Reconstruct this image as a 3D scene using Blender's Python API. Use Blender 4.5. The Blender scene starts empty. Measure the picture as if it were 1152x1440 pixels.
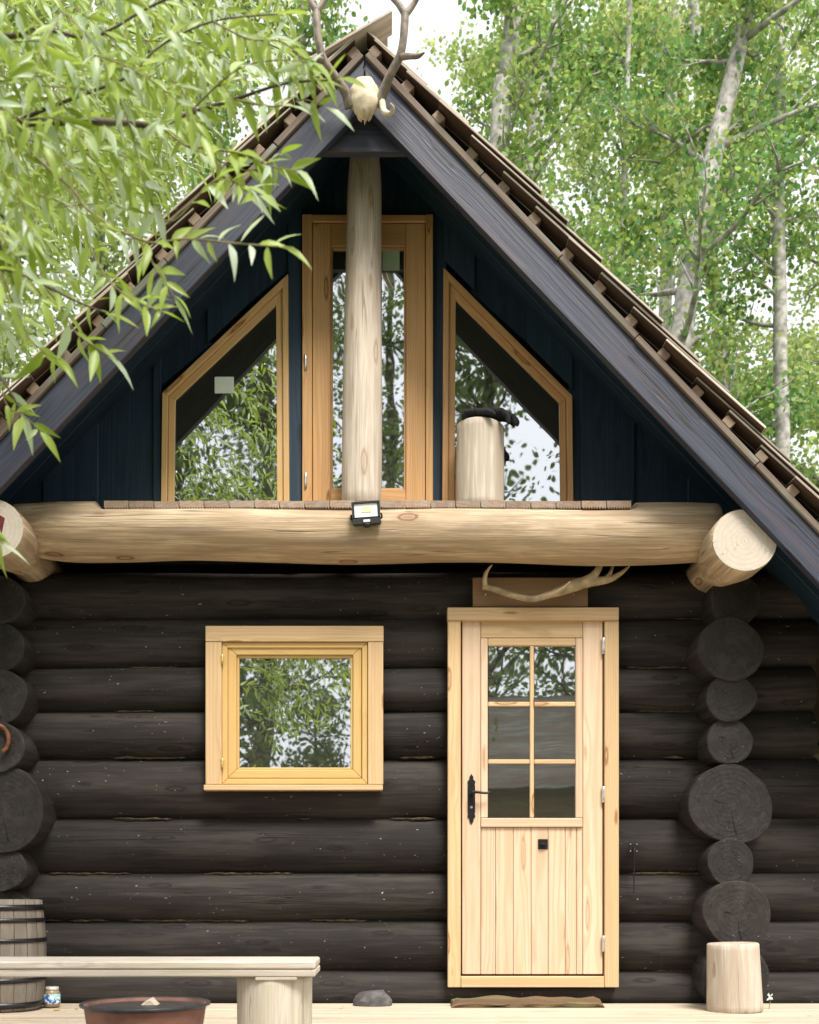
import bpy, math, random
import numpy as np
from mathutils import Vector, Matrix, noise

rnd = random.Random(7)
scene = bpy.context.scene
COL = scene.collection

# ------------------------------------------------------------------ camera, sky, sun
F_PX, VPX, VPY = 1480.0, 545.0, 1253.0          # focal length and vanishing point, photo pixels (1152 x 1440)
CAM = Vector((0.116, -5.92, 0.63))
cam_d = bpy.data.cameras.new('camera'); cam = bpy.data.objects.new('camera', cam_d); COL.objects.link(cam)
cam.location = CAM; cam.rotation_euler = (math.radians(90), 0, 0)
cam_d.sensor_fit = 'VERTICAL'; cam_d.sensor_height = 36.0; cam_d.sensor_width = 36.0
cam_d.lens = 36.0 * F_PX / 1440.0
cam_d.shift_x = (576 - VPX) / 1440.0; cam_d.shift_y = (VPY - 720) / 1440.0
cam_d.clip_start = 0.05; cam_d.clip_end = 2000
cam_d.dof.use_dof = True; cam_d.dof.focus_distance = 5.8; cam_d.dof.aperture_fstop = 3.4
scene.camera = cam

SUN_EL, SUN_AZ = math.radians(57), math.radians(158)      # azimuth clockwise from +Y (away from camera): behind, to the right
world = bpy.data.worlds.new('World'); scene.world = world; world.use_nodes = True
wn = world.node_tree; wn.nodes.clear()
sky = wn.nodes.new('ShaderNodeTexSky'); sky.sky_type = 'NISHITA'; sky.sun_disc = False
sky.sun_elevation = SUN_EL; sky.sun_rotation = SUN_AZ; sky.air_density = 1.2; sky.dust_density = 6.0; sky.ozone_density = 1.0
hs = wn.nodes.new('ShaderNodeHueSaturation'); hs.inputs['Saturation'].default_value = 0.32
bg = wn.nodes.new('ShaderNodeBackground'); bg.inputs['Strength'].default_value = 0.15
wo = wn.nodes.new('ShaderNodeOutputWorld')
cl_ = wn.nodes.new('ShaderNodeMix'); cl_.data_type = 'RGBA'; cl_.inputs[0].default_value = .82; cl_.inputs[7].default_value = (4.9, 4.95, 5.05, 1)   # even bright cloud over the blue
wn.links.new(sky.outputs[0], hs.inputs['Color']); wn.links.new(hs.outputs[0], cl_.inputs[6]); wn.links.new(cl_.outputs[2], bg.inputs['Color']); wn.links.new(bg.outputs[0], wo.inputs['Surface'])

sun_d = bpy.data.lights.new('sun', 'SUN'); sun_d.energy = 3.0; sun_d.angle = math.radians(20); sun_d.color = (1.0, 0.95, 0.87)
sun = bpy.data.objects.new('sun', sun_d); COL.objects.link(sun); sun.location = (6, -10, 20)
sdir = Vector((math.sin(SUN_AZ) * math.cos(SUN_EL), math.cos(SUN_AZ) * math.cos(SUN_EL), math.sin(SUN_EL)))
sun.rotation_euler = sdir.to_track_quat('Z', 'Y').to_euler()

vs = scene.view_settings
vs.view_transform = 'Standard'; vs.look = 'None'; vs.gamma = 1.0; vs.use_curve_mapping = False
vs.exposure = 0.98
scene.cycles.use_denoising = True
scene.cycles.max_bounces = 8; scene.cycles.transparent_max_bounces = 12

# ------------------------------------------------------------------ helpers
def P(px, py, y):
    s = F_PX / (y - CAM.y)
    return Vector((CAM.x + (px - VPX) / s, y, CAM.z + (VPY - py) / s))
def S(y): return F_PX / (y - CAM.y)

WL = {}
def wloc(o): return WL.get(o.name, Vector((0, 0, 0))) if o else Vector((0, 0, 0))

def mk(name, verts, faces, mat, parent=None, gc=None, origin=None, smooth=None, attrs=None):
    """verts in world space -> one mesh object whose origin is its centre (or the given one)"""
    V = np.asarray([tuple(v) for v in verts], dtype=np.float64).reshape(-1, 3)
    if origin is None: origin = (V.min(0) + V.max(0)) / 2
    origin = np.asarray(tuple(origin))
    me = bpy.data.meshes.new(name)
    me.from_pydata([tuple(v) for v in (V - origin)], [], faces)
    if gc is not None:
        a = me.attributes.new('gc', 'FLOAT_VECTOR', 'POINT')
        a.data.foreach_set('vector', np.asarray([tuple(g) for g in gc], dtype=np.float32).ravel())
    if attrs:
        for k, arr in attrs.items():
            a = me.attributes.new(k, 'FLOAT', 'POINT'); a.data.foreach_set('value', np.asarray(arr, dtype=np.float32))
    if smooth is True: me.polygons.foreach_set('use_smooth', [True] * len(me.polygons))
    elif smooth is not None: me.polygons.foreach_set('use_smooth', smooth)
    if mat: me.materials.append(mat)
    me.validate(clean_customdata=False); me.update()
    return link(name, me, parent, Vector(origin))

def link(name, me, parent, loc):
    o = bpy.data.objects.new(name, me); COL.objects.link(o)
    o.location = loc - wloc(parent)
    if parent: o.parent = parent
    WL[o.name] = Vector(loc)
    return o

def mk_np(name, V, quads, mat, parent=None, attrs=None, origin=None, smooth=False):
    """large meshes: V (n,3) float array, quads (m,k) int array, all faces with k corners"""
    if origin is None: origin = (V.min(0) + V.max(0)) / 2
    origin = np.asarray(tuple(origin))
    me = bpy.data.meshes.new(name); n, m, k = len(V), len(quads), quads.shape[1]
    me.vertices.add(n); me.vertices.foreach_set('co', (V - origin).astype(np.float32).ravel())
    me.loops.add(m * k); me.loops.foreach_set('vertex_index', quads.astype(np.int32).ravel())
    me.polygons.add(m); me.polygons.foreach_set('loop_start', np.arange(0, m * k, k, dtype=np.int32))
    me.polygons.foreach_set('loop_total', np.full(m, k, dtype=np.int32))
    if smooth: me.polygons.foreach_set('use_smooth', [True] * m)
    if attrs:
        for kk, arr in attrs.items():
            a = me.attributes.new(kk, 'FLOAT', 'POINT'); a.data.foreach_set('value', np.asarray(arr, dtype=np.float32))
    me.materials.append(mat); me.update(calc_edges=True)
    return link(name, me, parent, Vector(origin))

def thing(name, label, cat, loc, group=None):
    o = bpy.data.objects.new(name, None); COL.objects.link(o); o.location = loc; o.empty_display_size = 0.1
    WL[o.name] = Vector(loc); tag(o, label, cat, group); return o
def tag(o, label=None, cat=None, group=None, kind=None):
    if label: o['label'] = label
    if cat: o['category'] = cat
    if group: o['group'] = group
    if kind: o['kind'] = kind
    return o

# unit chamfer box topology
def _cb():
    vs_, idx = [], {}
    for sx in (-1, 1):
        for sy in (-1, 1):
            for sz in (-1, 1):
                for k in range(3):
                    idx[(sx, sy, sz, k)] = len(vs_); vs_.append((sx, sy, sz, k))
    fs = []
    for k in range(3):
        for s in (-1, 1):
            a, b = [i for i in range(3) if i != k]
            q = []
            for (u, v) in ((-1, -1), (1, -1), (1, 1), (-1, 1)):
                sg = [0, 0, 0]; sg[k] = s; sg[a] = u; sg[b] = v; q.append(idx[(*sg, k)])
            fs.append(q)
    for k in range(3):                # edges parallel to axis k
        a, b = [i for i in range(3) if i != k]
        for u in (-1, 1):
            for v in (-1, 1):
                sg = [0, 0, 0]; sg[a] = u; sg[b] = v
                s1 = sg[:]; s1[k] = -1; s2 = sg[:]; s2[k] = 1
                fs.append([idx[(*s1, a)], idx[(*s2, a)], idx[(*s2, b)], idx[(*s1, b)]])
    for sx in (-1, 1):
        for sy in (-1, 1):
            for sz in (-1, 1):
                fs.append([idx[(sx, sy, sz, k)] for k in range(3)])
    def co(v, h, b):
        return Vector([v[i] * (h[i] if i == v[3] else h[i] - b) for i in range(3)])
    out = []
    for f in fs:
        c = [co(vs_[i], (1, 1, 1), .1) for i in f]
        nrm = (c[1] - c[0]).cross(c[2] - c[0])
        out.append(f if nrm.dot(sum(c, Vector())) > 0 else f[::-1])
    return vs_, out, co
CBV, CBF, CBCO = _cb()

def pith():
    return Vector((rnd.uniform(0, 20), rnd.uniform(-.09, .09), rnd.choice((-1, 1)) * rnd.uniform(.03, .14)))

def board(name, c, axes, size, mat, parent=None, bevel=.003, jitter=0.0, gcoff=None, origin=None):
    """chamfered box: axes = (along, across, thickness) unit vectors, size = full sizes"""
    h = [s / 2 for s in size]; b = min(bevel, min(h) * .45)
    ax = [Vector(a).normalized() for a in axes]
    hand = ax[0].cross(ax[1]).dot(ax[2])
    off = gcoff if gcoff is not None else pith()
    V, G = [], []
    for v in CBV:
        l = CBCO(v, h, b)
        if jitter: l = l + Vector([rnd.uniform(-jitter, jitter) for _ in range(3)])
        V.append(Vector(c) + ax[0] * l.x + ax[1] * l.y + ax[2] * l.z); G.append(l + off)
    F = CBF if hand > 0 else [f[::-1] for f in CBF]
    return mk(name, V, F, mat, parent, gc=G, origin=origin)
X, Y, Z = Vector((1, 0, 0)), Vector((0, 1, 0)), Vector((0, 0, 1))

def bbox_board(name, x0, x1, y0, y1, z0, z1, mat, parent=None, along='x', bevel=.003, **k):
    c = Vector(((x0 + x1) / 2, (y0 + y1) / 2, (z0 + z1) / 2)); sx, sy, sz = x1 - x0, y1 - y0, z1 - z0
    if along == 'x': return board(name, c, (X, Z, -Y), (sx, sz, sy), mat, parent, bevel, **k)
    if along == 'z': return board(name, c, (Z, X, Y), (sz, sx, sy), mat, parent, bevel, **k)
    return board(name, c, (Y, X, -Z), (sy, sx, sz), mat, parent, bevel, **k)

def prism(name, poly, ext, mat, parent=None, along=X, bevel=.003, gcoff=None):
    """front outline (3-D points, any order), extruded by ext; outline inset a little on the front for a softened edge"""
    ext = Vector(ext); n = len(poly); poly = [Vector(p) for p in poly]
    nrm = Vector()
    for i in range(n): nrm += poly[i].cross(poly[(i + 1) % n])
    if nrm.dot(ext) > 0: poly = poly[::-1]
    c = sum(poly, Vector()) / n; en = ext.normalized()
    def inset(p, d):
        i = poly.index(p); a = (poly[i] - poly[i - 1]).normalized(); b = (poly[(i + 1) % n] - poly[i]).normalized()
        na, nb = a.cross(-en), b.cross(-en)
        if na.dot(c - p) < 0 and nb.dot(c - p) < 0: na, nb = -na, -nb
        m = (na + nb); k = 1 + na.dot(nb)
        return p + m * (d / max(k, .3))
    r0 = [inset(p, bevel) for p in poly]; r1 = [p + en * bevel for p in poly]; r2 = [p + ext for p in poly]
    V = r0 + r1 + r2
    F = [list(range(n))]
    for k in (0, 1):
        for i in range(n):
            j = (i + 1) % n
            F.append([k * n + i, (k + 1) * n + i, (k + 1) * n + j, k * n + j])
    F.append([2 * n + i for i in reversed(range(n))])
    al = Vector(along).normalized(); ac = al.cross(en)
    off = gcoff if gcoff is not None else pith()
    G = [Vector(((v - c).dot(al), (v - c).dot(ac), (v - c).dot(en))) + off for v in V]
    return mk(name, V, F, mat, parent, gc=G)

def frame_axes(d):
    d = d.normalized(); up = Z if abs(d.z) < .9 else Y
    s = d.cross(up).normalized(); u = s.cross(d).normalized(); return d, s, u

def log(name, p0, p1, r, mat, parent=None, rings=14, seg=22, wob=.03, seed=None, r1=None, clamp=None, chamfer=.012, bow=0.0, tilt0=0, tilt1=0, shape=None, caps=True, extra_t=()):
    """a round log along p0-p1 with uneven girth and flat ends; gc = (along, offset from pith)"""
    p0, p1 = Vector(p0), Vector(p1); d, s, u = frame_axes(p1 - p0); L = (p1 - p0).length
    seed = rnd.uniform(0, 100) if seed is None else seed; r1 = r if r1 is None else r1
    ts = sorted([i / rings for i in range(rings + 1)] + [chamfer / L, 1 - chamfer / L] + list(extra_t))
    V, G, F, sm = [], [], [], []
    off = Vector((rnd.uniform(0, 20), 0, 0))
    for t in ts:
        c = p0 + d * (L * t) + u * (bow * math.sin(t * math.pi))
        edge = (t < 1e-6 or t > 1 - 1e-6)
        for k in range(seg):
            a = 2 * math.pi * k / seg
            n1 = noise.noise(Vector((math.cos(a) * .9 + seed, math.sin(a) * .9, t * L * .9)))
            n2 = noise.noise(Vector((math.cos(a) * 2.2, math.sin(a) * 2.2 + seed, t * L * 3)))
            rr = (r + (r1 - r) * t) * (1 + wob * (n1 * 1.5 + n2 * .5))
            if shape: rr *= shape(a, t)
            if edge and chamfer: rr -= chamfer
            ls, lu = math.cos(a) * rr, math.sin(a) * rr
            p = c + s * ls + u * lu
            if t < chamfer / L + 1e-6: p += d * (ls * tilt0)
            if t > 1 - chamfer / L - 1e-6: p += d * (ls * tilt1)
            if clamp: p = clamp(p)
            V.append(p); G.append(Vector((t * L, ls, lu)) + off)
    n = len(ts)
    for i in range(n - 1):
        for k in range(seg):
            k2 = (k + 1) % seg
            F.append([i * seg + k, i * seg + k2, (i + 1) * seg + k2, (i + 1) * seg + k]); sm.append(0 < i < n - 2)
    if caps:
        for i, rev in ((0, True), (n - 1, False)):
            # cap: own ring + centre so the ring texture follows the section
            base = len(V)
            ring = [V[i * seg + k].copy() for k in range(seg)]; gr = [G[i * seg + k].copy() for k in range(seg)]
            V += ring; G += gr
            V.append(sum(ring, Vector()) / seg); G.append(Vector((gr[0].x, 0, 0)))
            for k in range(seg):
                k2 = (k + 1) % seg; f = [base + k, base + k2, base + seg]
                F.append(f[::-1] if rev else f); sm.append(False)
    # orientation check
    q = F[seg * (n // 2)]; nr = (V[q[1]] - V[q[0]]).cross(V[q[2]] - V[q[0]])
    ax = p0 + d * ((V[q[0]] - p0).dot(d))
    if nr.dot(V[q[0]] - ax) < 0: F = [f[::-1] for f in F]
    return mk(name, V, F, mat, parent, gc=G, smooth=sm)

def tube_geo(pts, rad, seg=8, V=None, F=None, G=None):
    V = [] if V is None else V; F = [] if F is None else F; G = [] if G is None else G
    pts = [Vector(p) for p in pts]; n = len(pts); base = len(V); acc = 0
    prev_s = None
    for i, p in enumerate(pts):
        d = (pts[min(i + 1, n - 1)] - pts[max(i - 1, 0)]).normalized()
        if prev_s is None: _, s, u = frame_axes(d)
        else:
            s = (prev_s - d * prev_s.dot(d)).normalized(); u = s.cross(d)
        prev_s = s
        if i: acc += (p - pts[i - 1]).length
        for k in range(seg):
            a = 2 * math.pi * k / seg
            V.append(p + (s * math.cos(a) + u * math.sin(a)) * rad[i]); G.append(Vector((acc, math.cos(a) * rad[i], math.sin(a) * rad[i])))
    for i in range(n - 1):
        for k in range(seg):
            k2 = (k + 1) % seg
            F.append([base + i * seg + k, base + (i + 1) * seg + k, base + (i + 1) * seg + k2, base + i * seg + k2])
    F.append([base + k for k in range(seg)]); F.append([base + (n - 1) * seg + k for k in reversed(range(seg))])
    return V, F, G
def spline(pts, sub=4):
    """Catmull-Rom through control points (tuples of any width)"""
    pts = [np.array(p, float) for p in pts]; out = []
    for i in range(len(pts) - 1):
        p0, p1, p2, p3 = pts[max(i - 1, 0)], pts[i], pts[i + 1], pts[min(i + 2, len(pts) - 1)]
        for j in range(sub):
            t = j / sub
            out.append(.5 * ((2 * p1) + (-p0 + p2) * t + (2 * p0 - 5 * p1 + 4 * p2 - p3) * t * t + (-p0 + 3 * p1 - 3 * p2 + p3) * t ** 3))
    out.append(pts[-1]); return out
def tube(name, ctrl, mat, parent=None, seg=8, sub=4):
    """ctrl: (x,y,z,r) control points"""
    sp = spline(ctrl, sub); V, F, G = tube_geo([p[:3] for p in sp], [max(p[3], .0004) for p in sp], seg)
    return mk(name, V, F, mat, parent, gc=G, smooth=True)
def lathe(name, prof, c, mat, parent=None, seg=40, wob=0, sy=1.0):
    """prof: list of (r, z); closed with end caps"""
    V, G, F, sm = [], [], [], []
    sd = rnd.uniform(0, 50)
    for (r, z) in prof:
        for k in range(seg):
            a = 2 * math.pi * k / seg
            rr = r * (1 + wob * noise.noise(Vector((math.cos(a) * 1.3 + sd, math.sin(a) * 1.3, z * 4))))
            V.append(Vector(c) + Vector((math.cos(a) * rr, math.sin(a) * rr * sy, z))); G.append(Vector((z, math.cos(a) * rr, math.sin(a) * rr)))
    for i in range(len(prof) - 1):
        for k in range(seg):
            k2 = (k + 1) % seg
            F.append([i * seg + k, i * seg + k2, (i + 1) * seg + k2, (i + 1) * seg + k]); sm.append(True)
    F.append([k for k in reversed(range(seg))]); sm.append(False)
    F.append([(len(prof) - 1) * seg + k for k in range(seg)]); sm.append(False)
    return mk(name, V, F, mat, parent, gc=G, smooth=sm)

# ------------------------------------------------------------------ materials
def newmat(name):
    m = bpy.data.materials.new(name); m.use_nodes = True; nt = m.node_tree; nt.nodes.clear()
    out = nt.nodes.new('ShaderNodeOutputMaterial'); b = nt.nodes.new('ShaderNodeBsdfPrincipled'); nt.links.new(b.outputs[0], out.inputs[0])
    return m, nt, b, out
class N:
    def __init__(s, nt): s.nt = nt
    def n(s, t, **k):
        x = s.nt.nodes.new(t)
        for a, v in k.items(): setattr(x, a, v)
        return x
    def put(s, node, inp, v):
        if hasattr(v, 'default_value') or isinstance(v, bpy.types.NodeSocket): s.nt.links.new(v, node.inputs[inp])
        else: node.inputs[inp].default_value = v
    def math(s, op, a, b=0.0, c=None):
        x = s.n('ShaderNodeMath', operation=op); s.put(x, 0, a); s.put(x, 1, b)
        if c is not None: s.put(x, 2, c)
        return x.outputs[0]
    def vmul(s, v, m):
        x = s.n('ShaderNodeVectorMath', operation='MULTIPLY'); s.put(x, 0, v); s.put(x, 1, m); return x.outputs[0]
    def vadd(s, v, m):
        x = s.n('ShaderNodeVectorMath', operation='ADD'); s.put(x, 0, v); s.put(x, 1, m); return x.outputs[0]
    def noise(s, v, scale=1, detail=3, rough=.55):
        x = s.n('ShaderNodeTexNoise'); s.put(x, 'Vector', v); x.inputs['Scale'].default_value = scale; x.inputs['Detail'].default_value = detail; x.inputs['Roughness'].default_value = rough
        return x.outputs[0]
    def noisec(s, v, scale=1, detail=2):
        x = s.n('ShaderNodeTexNoise'); s.put(x, 'Vector', v); x.inputs['Scale'].default_value = scale; x.inputs['Detail'].default_value = detail
        return x.outputs[1]
    def ramp(s, v, lo, hi, a=0.0, b=1.0):
        x = s.n('ShaderNodeMapRange', interpolation_type='SMOOTHSTEP'); s.put(x, 0, v); s.put(x, 1, lo); s.put(x, 2, hi); s.put(x, 3, a); s.put(x, 4, b); return x.outputs[0]
    def mix(s, f, a, b, blend='MIX'):
        x = s.n('ShaderNodeMix', data_type='RGBA', blend_type=blend); s.put(x, 0, f)
        for i, v in ((6, a), (7, b)): s.put(x, i, v if not isinstance(v, (tuple, list)) else (*v[:3], 1.0))
        return x.outputs[2]
    def bump(s, h, strength, dist=.01):
        x = s.n('ShaderNodeBump'); x.inputs['Strength'].default_value = strength; x.inputs['Distance'].default_value = dist; s.put(x, 'Height', h); return x.outputs[0]

def wood(name, c1, c2, ring=95, ringmix=.5, fibre=.35, knot=.6, knotcol=(.16, .07, .025), rough=.62, blot=None, blotamt=0.0, fleck=0.0, fleckcol=(.5, .46, .4), bump=.25, vary=.12, knotscale=(2.2, 9, 9), crack=0.0, spec=.3):
    m, nt, b, _ = newmat(name); k = N(nt)
    at = k.n('ShaderNodeAttribute', attribute_name='gc').outputs['Vector']
    oi = k.n('ShaderNodeObjectInfo').outputs['Random']
    sh = k.n('ShaderNodeCombineXYZ'); k.put(sh, 0, k.math('MULTIPLY', oi, 37.0))
    g = k.vadd(at, sh.outputs[0])
    # knots (also bend the rings round them)
    vo = k.n('ShaderNodeTexVoronoi'); k.put(vo, 'Vector', k.vmul(g, knotscale)); vo.inputs['Scale'].default_value = 1.0
    kd = k.math('ADD', vo.outputs['Distance'], k.math('MULTIPLY', k.noise(k.vmul(g, (20, 60, 60)), 1, 2), .08))
    kn = k.math('MAXIMUM', k.math('MULTIPLY', k.ramp(kd, .08, .20, 1, 0), .55), k.math('MULTIPLY', k.ramp(kd, .12, .17), k.ramp(kd, .18, .24, 1, 0)))
    kb = k.ramp(kd, .15, .5, 1, 0)
    dis = k.noise(k.vmul(g, (.9, 5, 5)), 1, 3)
    sx = k.n('ShaderNodeSeparateXYZ'); k.put(sx, 0, g)
    r = k.math('SQRT', k.math('ADD', k.math('POWER', sx.outputs[1], 2.0), k.math('POWER', sx.outputs[2], 2.0)))
    r = k.math('ADD', r, k.math('MULTIPLY', dis, .035)); r = k.math('ADD', r, k.math('MULTIPLY', kb, .012))
    sn = k.math('SINE', k.math('MULTIPLY', r, ring * 6.283))
    rg = k.ramp(sn, -.2, 1.0)
    fb = k.noise(k.vmul(g, (4, 170, 170)), 1, 4, .6)
    fb2 = k.noise(k.vmul(g, (1.2, 28, 28)), 1, 3, .6)
    col = k.mix(k.math('MULTIPLY', rg, ringmix), c1, c2)
    col = k.mix(k.ramp(fb, .38, .68, 0, fibre), col, c2)
    col = k.mix(k.ramp(fb2, .43, .63, 0, fibre), col, c2)
    if blot:
        bn = k.noise(k.vmul(g, (1.4, 14, 14)), 1, 5, .65)
        col = k.mix(k.ramp(bn, .46, .66, 0, blotamt), col, blot)
    if knot > 0: col = k.mix(k.math('MULTIPLY', kn, knot), col, knotcol)
    if crack > 0:
        cr = k.noise(k.vmul(g, (.45, 20, 20)), 1, 2, .5)
        ck = k.ramp(k.math('ABSOLUTE', k.math('SUBTRACT', cr, .5)), .002, .013, 1, 0)
        ck = k.math('MULTIPLY', ck, k.ramp(k.noise(k.vmul(g, (1.5, 9, 9)), 1, 1), .5, .58))
        col = k.mix(k.math('MULTIPLY', ck, crack), col, (.02, .014, .01))
    if fleck > 0:
        fn = k.noise(k.vmul(g, (38, 75, 75)), 1, 2); gate = k.noise(k.vmul(g, (3, 7, 7)), 1, 2)
        fl = k.math('MULTIPLY', k.ramp(fn, .715, .75), k.ramp(gate, .42, .62))
        col = k.mix(k.math('MULTIPLY', fl, fleck), col, fleckcol)
    hv = k.n('ShaderNodeHueSaturation'); k.put(hv, 'Color', col); k.put(hv, 'Value', k.math('ADD', k.math('MULTIPLY', oi, 2 * vary), 1 - vary))
    nt.links.new(hv.outputs[0], b.inputs['Base Color'])
    b.inputs['Roughness'].default_value = rough; b.inputs['Specular IOR Level'].default_value = spec
    h = k.math('ADD', k.math('MULTIPLY', fb, .5), k.math('ADD', k.math('MULTIPLY', fb2, .8), k.math('MULTIPLY', rg, .15)))
    if crack > 0: h = k.math('SUBTRACT', h, k.math('MULTIPLY', ck, 1.5))
    nt.links.new(k.bump(h, bump, .006), b.inputs['Normal'])
    return m

def plain(name, col, rough=.5, metal=0.0, var=.15, scale=20, spec=.4, bump=.1):
    m, nt, b, _ = newmat(name); k = N(nt)
    tc = k.n('ShaderNodeTexCoord').outputs['Object']
    nz = k.noise(tc, scale, 4)
    c = k.mix(k.ramp(nz, .3, .7), [x * (1 - var) for x in col], [min(1, x * (1 + var)) for x in col])
    nt.links.new(c, b.inputs['Base Color']); b.inputs['Roughness'].default_value = rough; b.inputs['Metallic'].default_value = metal; b.inputs['Specular IOR Level'].default_value = spec
    if bump: nt.links.new(k.bump(nz, bump, .01), b.inputs['Normal'])
    return m

M = {}
M['dark_log'] = wood('dark_stained_log', (.034, .030, .0265), (.015, .0130, .0118), ring=60, ringmix=.5, fibre=.6, knot=.6, knotcol=(.006, .005, .004), rough=.78, blot=(.046, .039, .033), blotamt=.8, fleck=.7, bump=.45, vary=.25, crack=.9, spec=.2)
M['dark_end'] = wood('dark_stained_log_end', (.022, .0185, .016), (.010, .0085, .0075), ring=38, ringmix=.25, fibre=.5, knot=0, rough=.6, blot=(.034, .029, .025), blotamt=.75, fleck=.45, bump=.6, vary=.25, crack=.6)
M['dark_board'] = wood('black_blue_board', (.019, .041, .066), (.011, .025, .041), ring=70, ringmix=.6, fibre=.6, knot=.5, knotcol=(.004, .005, .008), rough=.55, bump=.3, vary=.2)
M['barge'] = wood('dark_barge_board', (.043, .049, .078), (.022, .026, .043), ring=60, ringmix=.7, fibre=.6, knot=.8, knotcol=(.012, .012, .016), rough=.5, blot=(.058, .048, .060), blotamt=.7, bump=.35, vary=.1, crack=.9, spec=.4)
M['pale_log'] = wood('pale_debarked_log', (.62, .49, .335), (.36, .25, .145), ring=45, ringmix=.35, fibre=.8, knot=.95, knotcol=(.22, .10, .04), rough=.6, blot=(.30, .215, .145), blotamt=.8, bump=.6, vary=.03, knotscale=(3.0, 7.0, 7.0), crack=.5)
M['post_log'] = wood('weathered_post', (.60, .525, .44), (.38, .30, .225), ring=45, ringmix=.3, fibre=.7, knot=.5, knotcol=(.25, .13, .06), rough=.65, blot=(.62, .55, .48), blotamt=.6, bump=.4, vary=.03, crack=.4)
M['cut_face'] = wood('pale_cut_face', (.58, .51, .43), (.46, .385, .31), ring=38, ringmix=.3, fibre=.25, knot=0, rough=.75, bump=.2, vary=.03, crack=.5)
M['stump'] = wood('stump_wood', (.58, .515, .43), (.42, .355, .28), ring=40, ringmix=.3, fibre=.9, knot=.5, rough=.7, blot=(.40, .32, .235), blotamt=.7, bump=.5, vary=.06, crack=.6)
M['pine'] = wood('honey_pine', (.55, .33, .15), (.40, .205, .08), ring=80, ringmix=.45, fibre=.35, knot=.85, knotcol=(.20, .075, .02), rough=.45, bump=.12, vary=.10, knotscale=(2.4, 12, 12))
M['pine_mid'] = wood('golden_pine', (.62, .42, .20), (.48, .28, .11), ring=80, ringmix=.45, fibre=.35, knot=.85, knotcol=(.22, .09, .025), rough=.45, bump=.12, vary=.06, knotscale=(2.4, 12, 12))
M['pine_light'] = wood('light_pine', (.60, .43, .245), (.47, .295, .145), ring=75, ringmix=.45, fibre=.3, knot=.8, knotcol=(.26, .11, .03), rough=.5, bump=.12, vary=.06, knotscale=(2.6, 12, 12))
M['door_pine'] = wood('door_pine', (.66, .495, .355), (.53, .345, .21), ring=70, ringmix=.6, fibre=.3, knot=.55, knotcol=(.30, .14, .05), rough=.5, bump=.12, vary=.07, knotscale=(1.6, 12, 12))
M['sash'] = wood('yellow_sash', (.58, .385, .155), (.51, .32, .115), ring=70, ringmix=.3, fibre=.2, knot=.1, rough=.35, bump=.05, vary=.03)
M['shingle'] = wood('weathered_shingle', (.56, .49, .42), (.34, .27, .21), ring=80, ringmix=.5, fibre=.7, knot=.2, rough=.8, blot=(.64, .58, .52), blotamt=.6, bump=.5, vary=.25)
M['underroof'] = wood('brown_roof_board', (.10, .060, .042), (.06, .035, .025), ring=70, ringmix=.5, fibre=.5, knot=.3, rough=.7, bump=.3, vary=.2)
M['batten'] = wood('batten', (.30, .215, .155), (.20, .135, .095), ring=90, ringmix=.5, fibre=.4, knot=.1, rough=.7, bump=.2, vary=.2)
M['lichen'] = wood('lichen_strip', (.20, .155, .12), (.12, .085, .07), ring=70, ringmix=.4, fibre=.6, knot=.2, rough=.8, blot=(.22, .26, .22), blotamt=.8, bump=.5, vary=.25)
M['grey_plank'] = wood('grey_weathered_plank', (.56, .52, .46), (.38, .33, .27), ring=60, ringmix=.5, fibre=.7, knot=.3, knotcol=(.2, .15, .11), rough=.75, blot=(.40, .36, .24), blotamt=.5, bump=.5, vary=.06, crack=.6)
M['balcony'] = wood('balcony_plank', (.36, .26, .19), (.24, .155, .11), ring=60, ringmix=.4, fibre=.6, knot=.2, rough=.75, blot=(.33, .29, .24), blotamt=.6, bump=.4, vary=.2)
M['grey_log'] = wood('grey_log', (.52, .48, .40), (.36, .32, .25), ring=40, ringmix=.3, fibre=.7, knot=.2, rough=.8, blot=(.46, .44, .30), blotamt=.5, bump=.5, vary=.05, crack=.4)
M['deck'] = wood('pale_deck', (.56, .475, .37), (.43, .345, .25), ring=60, ringmix=.4, fibre=.5, knot=.6, knotcol=(.34, .2, .1), rough=.65, blot=(.38, .31, .23), blotamt=.5, bump=.25, vary=.08, crack=.3)
M['brown_board'] = wood('brown_board', (.23, .135, .07), (.18, .10, .05), ring=60, ringmix=.3, fibre=.3, knot=0, rough=.6, bump=.1, vary=.02)
M['mossy'] = wood('mossy_board', (.17, .10, .055), (.08, .05, .03), ring=60, ringmix=.4, fibre=.7, knot=.3, rough=.9, blot=(.13, .14, .05), blotamt=.9, bump=1.0, vary=.05, crack=.8)
M['barrel'] = wood('barrel_stave', (.21, .18, .145), (.15, .125, .095), ring=60, ringmix=.3, fibre=.5, knot=0, rough=.7, blot=(.26, .235, .20), blotamt=.6, bump=.3, vary=.05)
M['bark_pale'] = plain('pale_bark', (.35, .335, .305), .85, var=.45, scale=9, bump=.6)
M['bark_dark'] = plain('dark_bark', (.10, .08, .06), .9, var=.5, scale=12, bump=.8)
M['twig'] = plain('twig', (.20, .17, .07), .7, var=.3, scale=20, bump=.2)
M['crack'] = plain('crack_black', (.004, .004, .004), .95, bump=0)
M['black_metal'] = plain('black_iron', (.022, .022, .024), .45, .6, bump=.15)
M['hoop'] = plain('black_hoop', (.035, .035, .038), .35, .7, scale=12, bump=.2)
M['steel'] = plain('steel', (.65, .64, .62), .3, .9, bump=.03)
M['brass'] = plain('brass', (.72, .52, .20), .35, .85, bump=.03)
M['bone'] = plain('bone', (.66, .56, .40), .65, var=.25, scale=14, bump=.4)
M['antler'] = plain('antler', (.21, .17, .135), .55, var=.35, scale=22, bump=.4)
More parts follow.
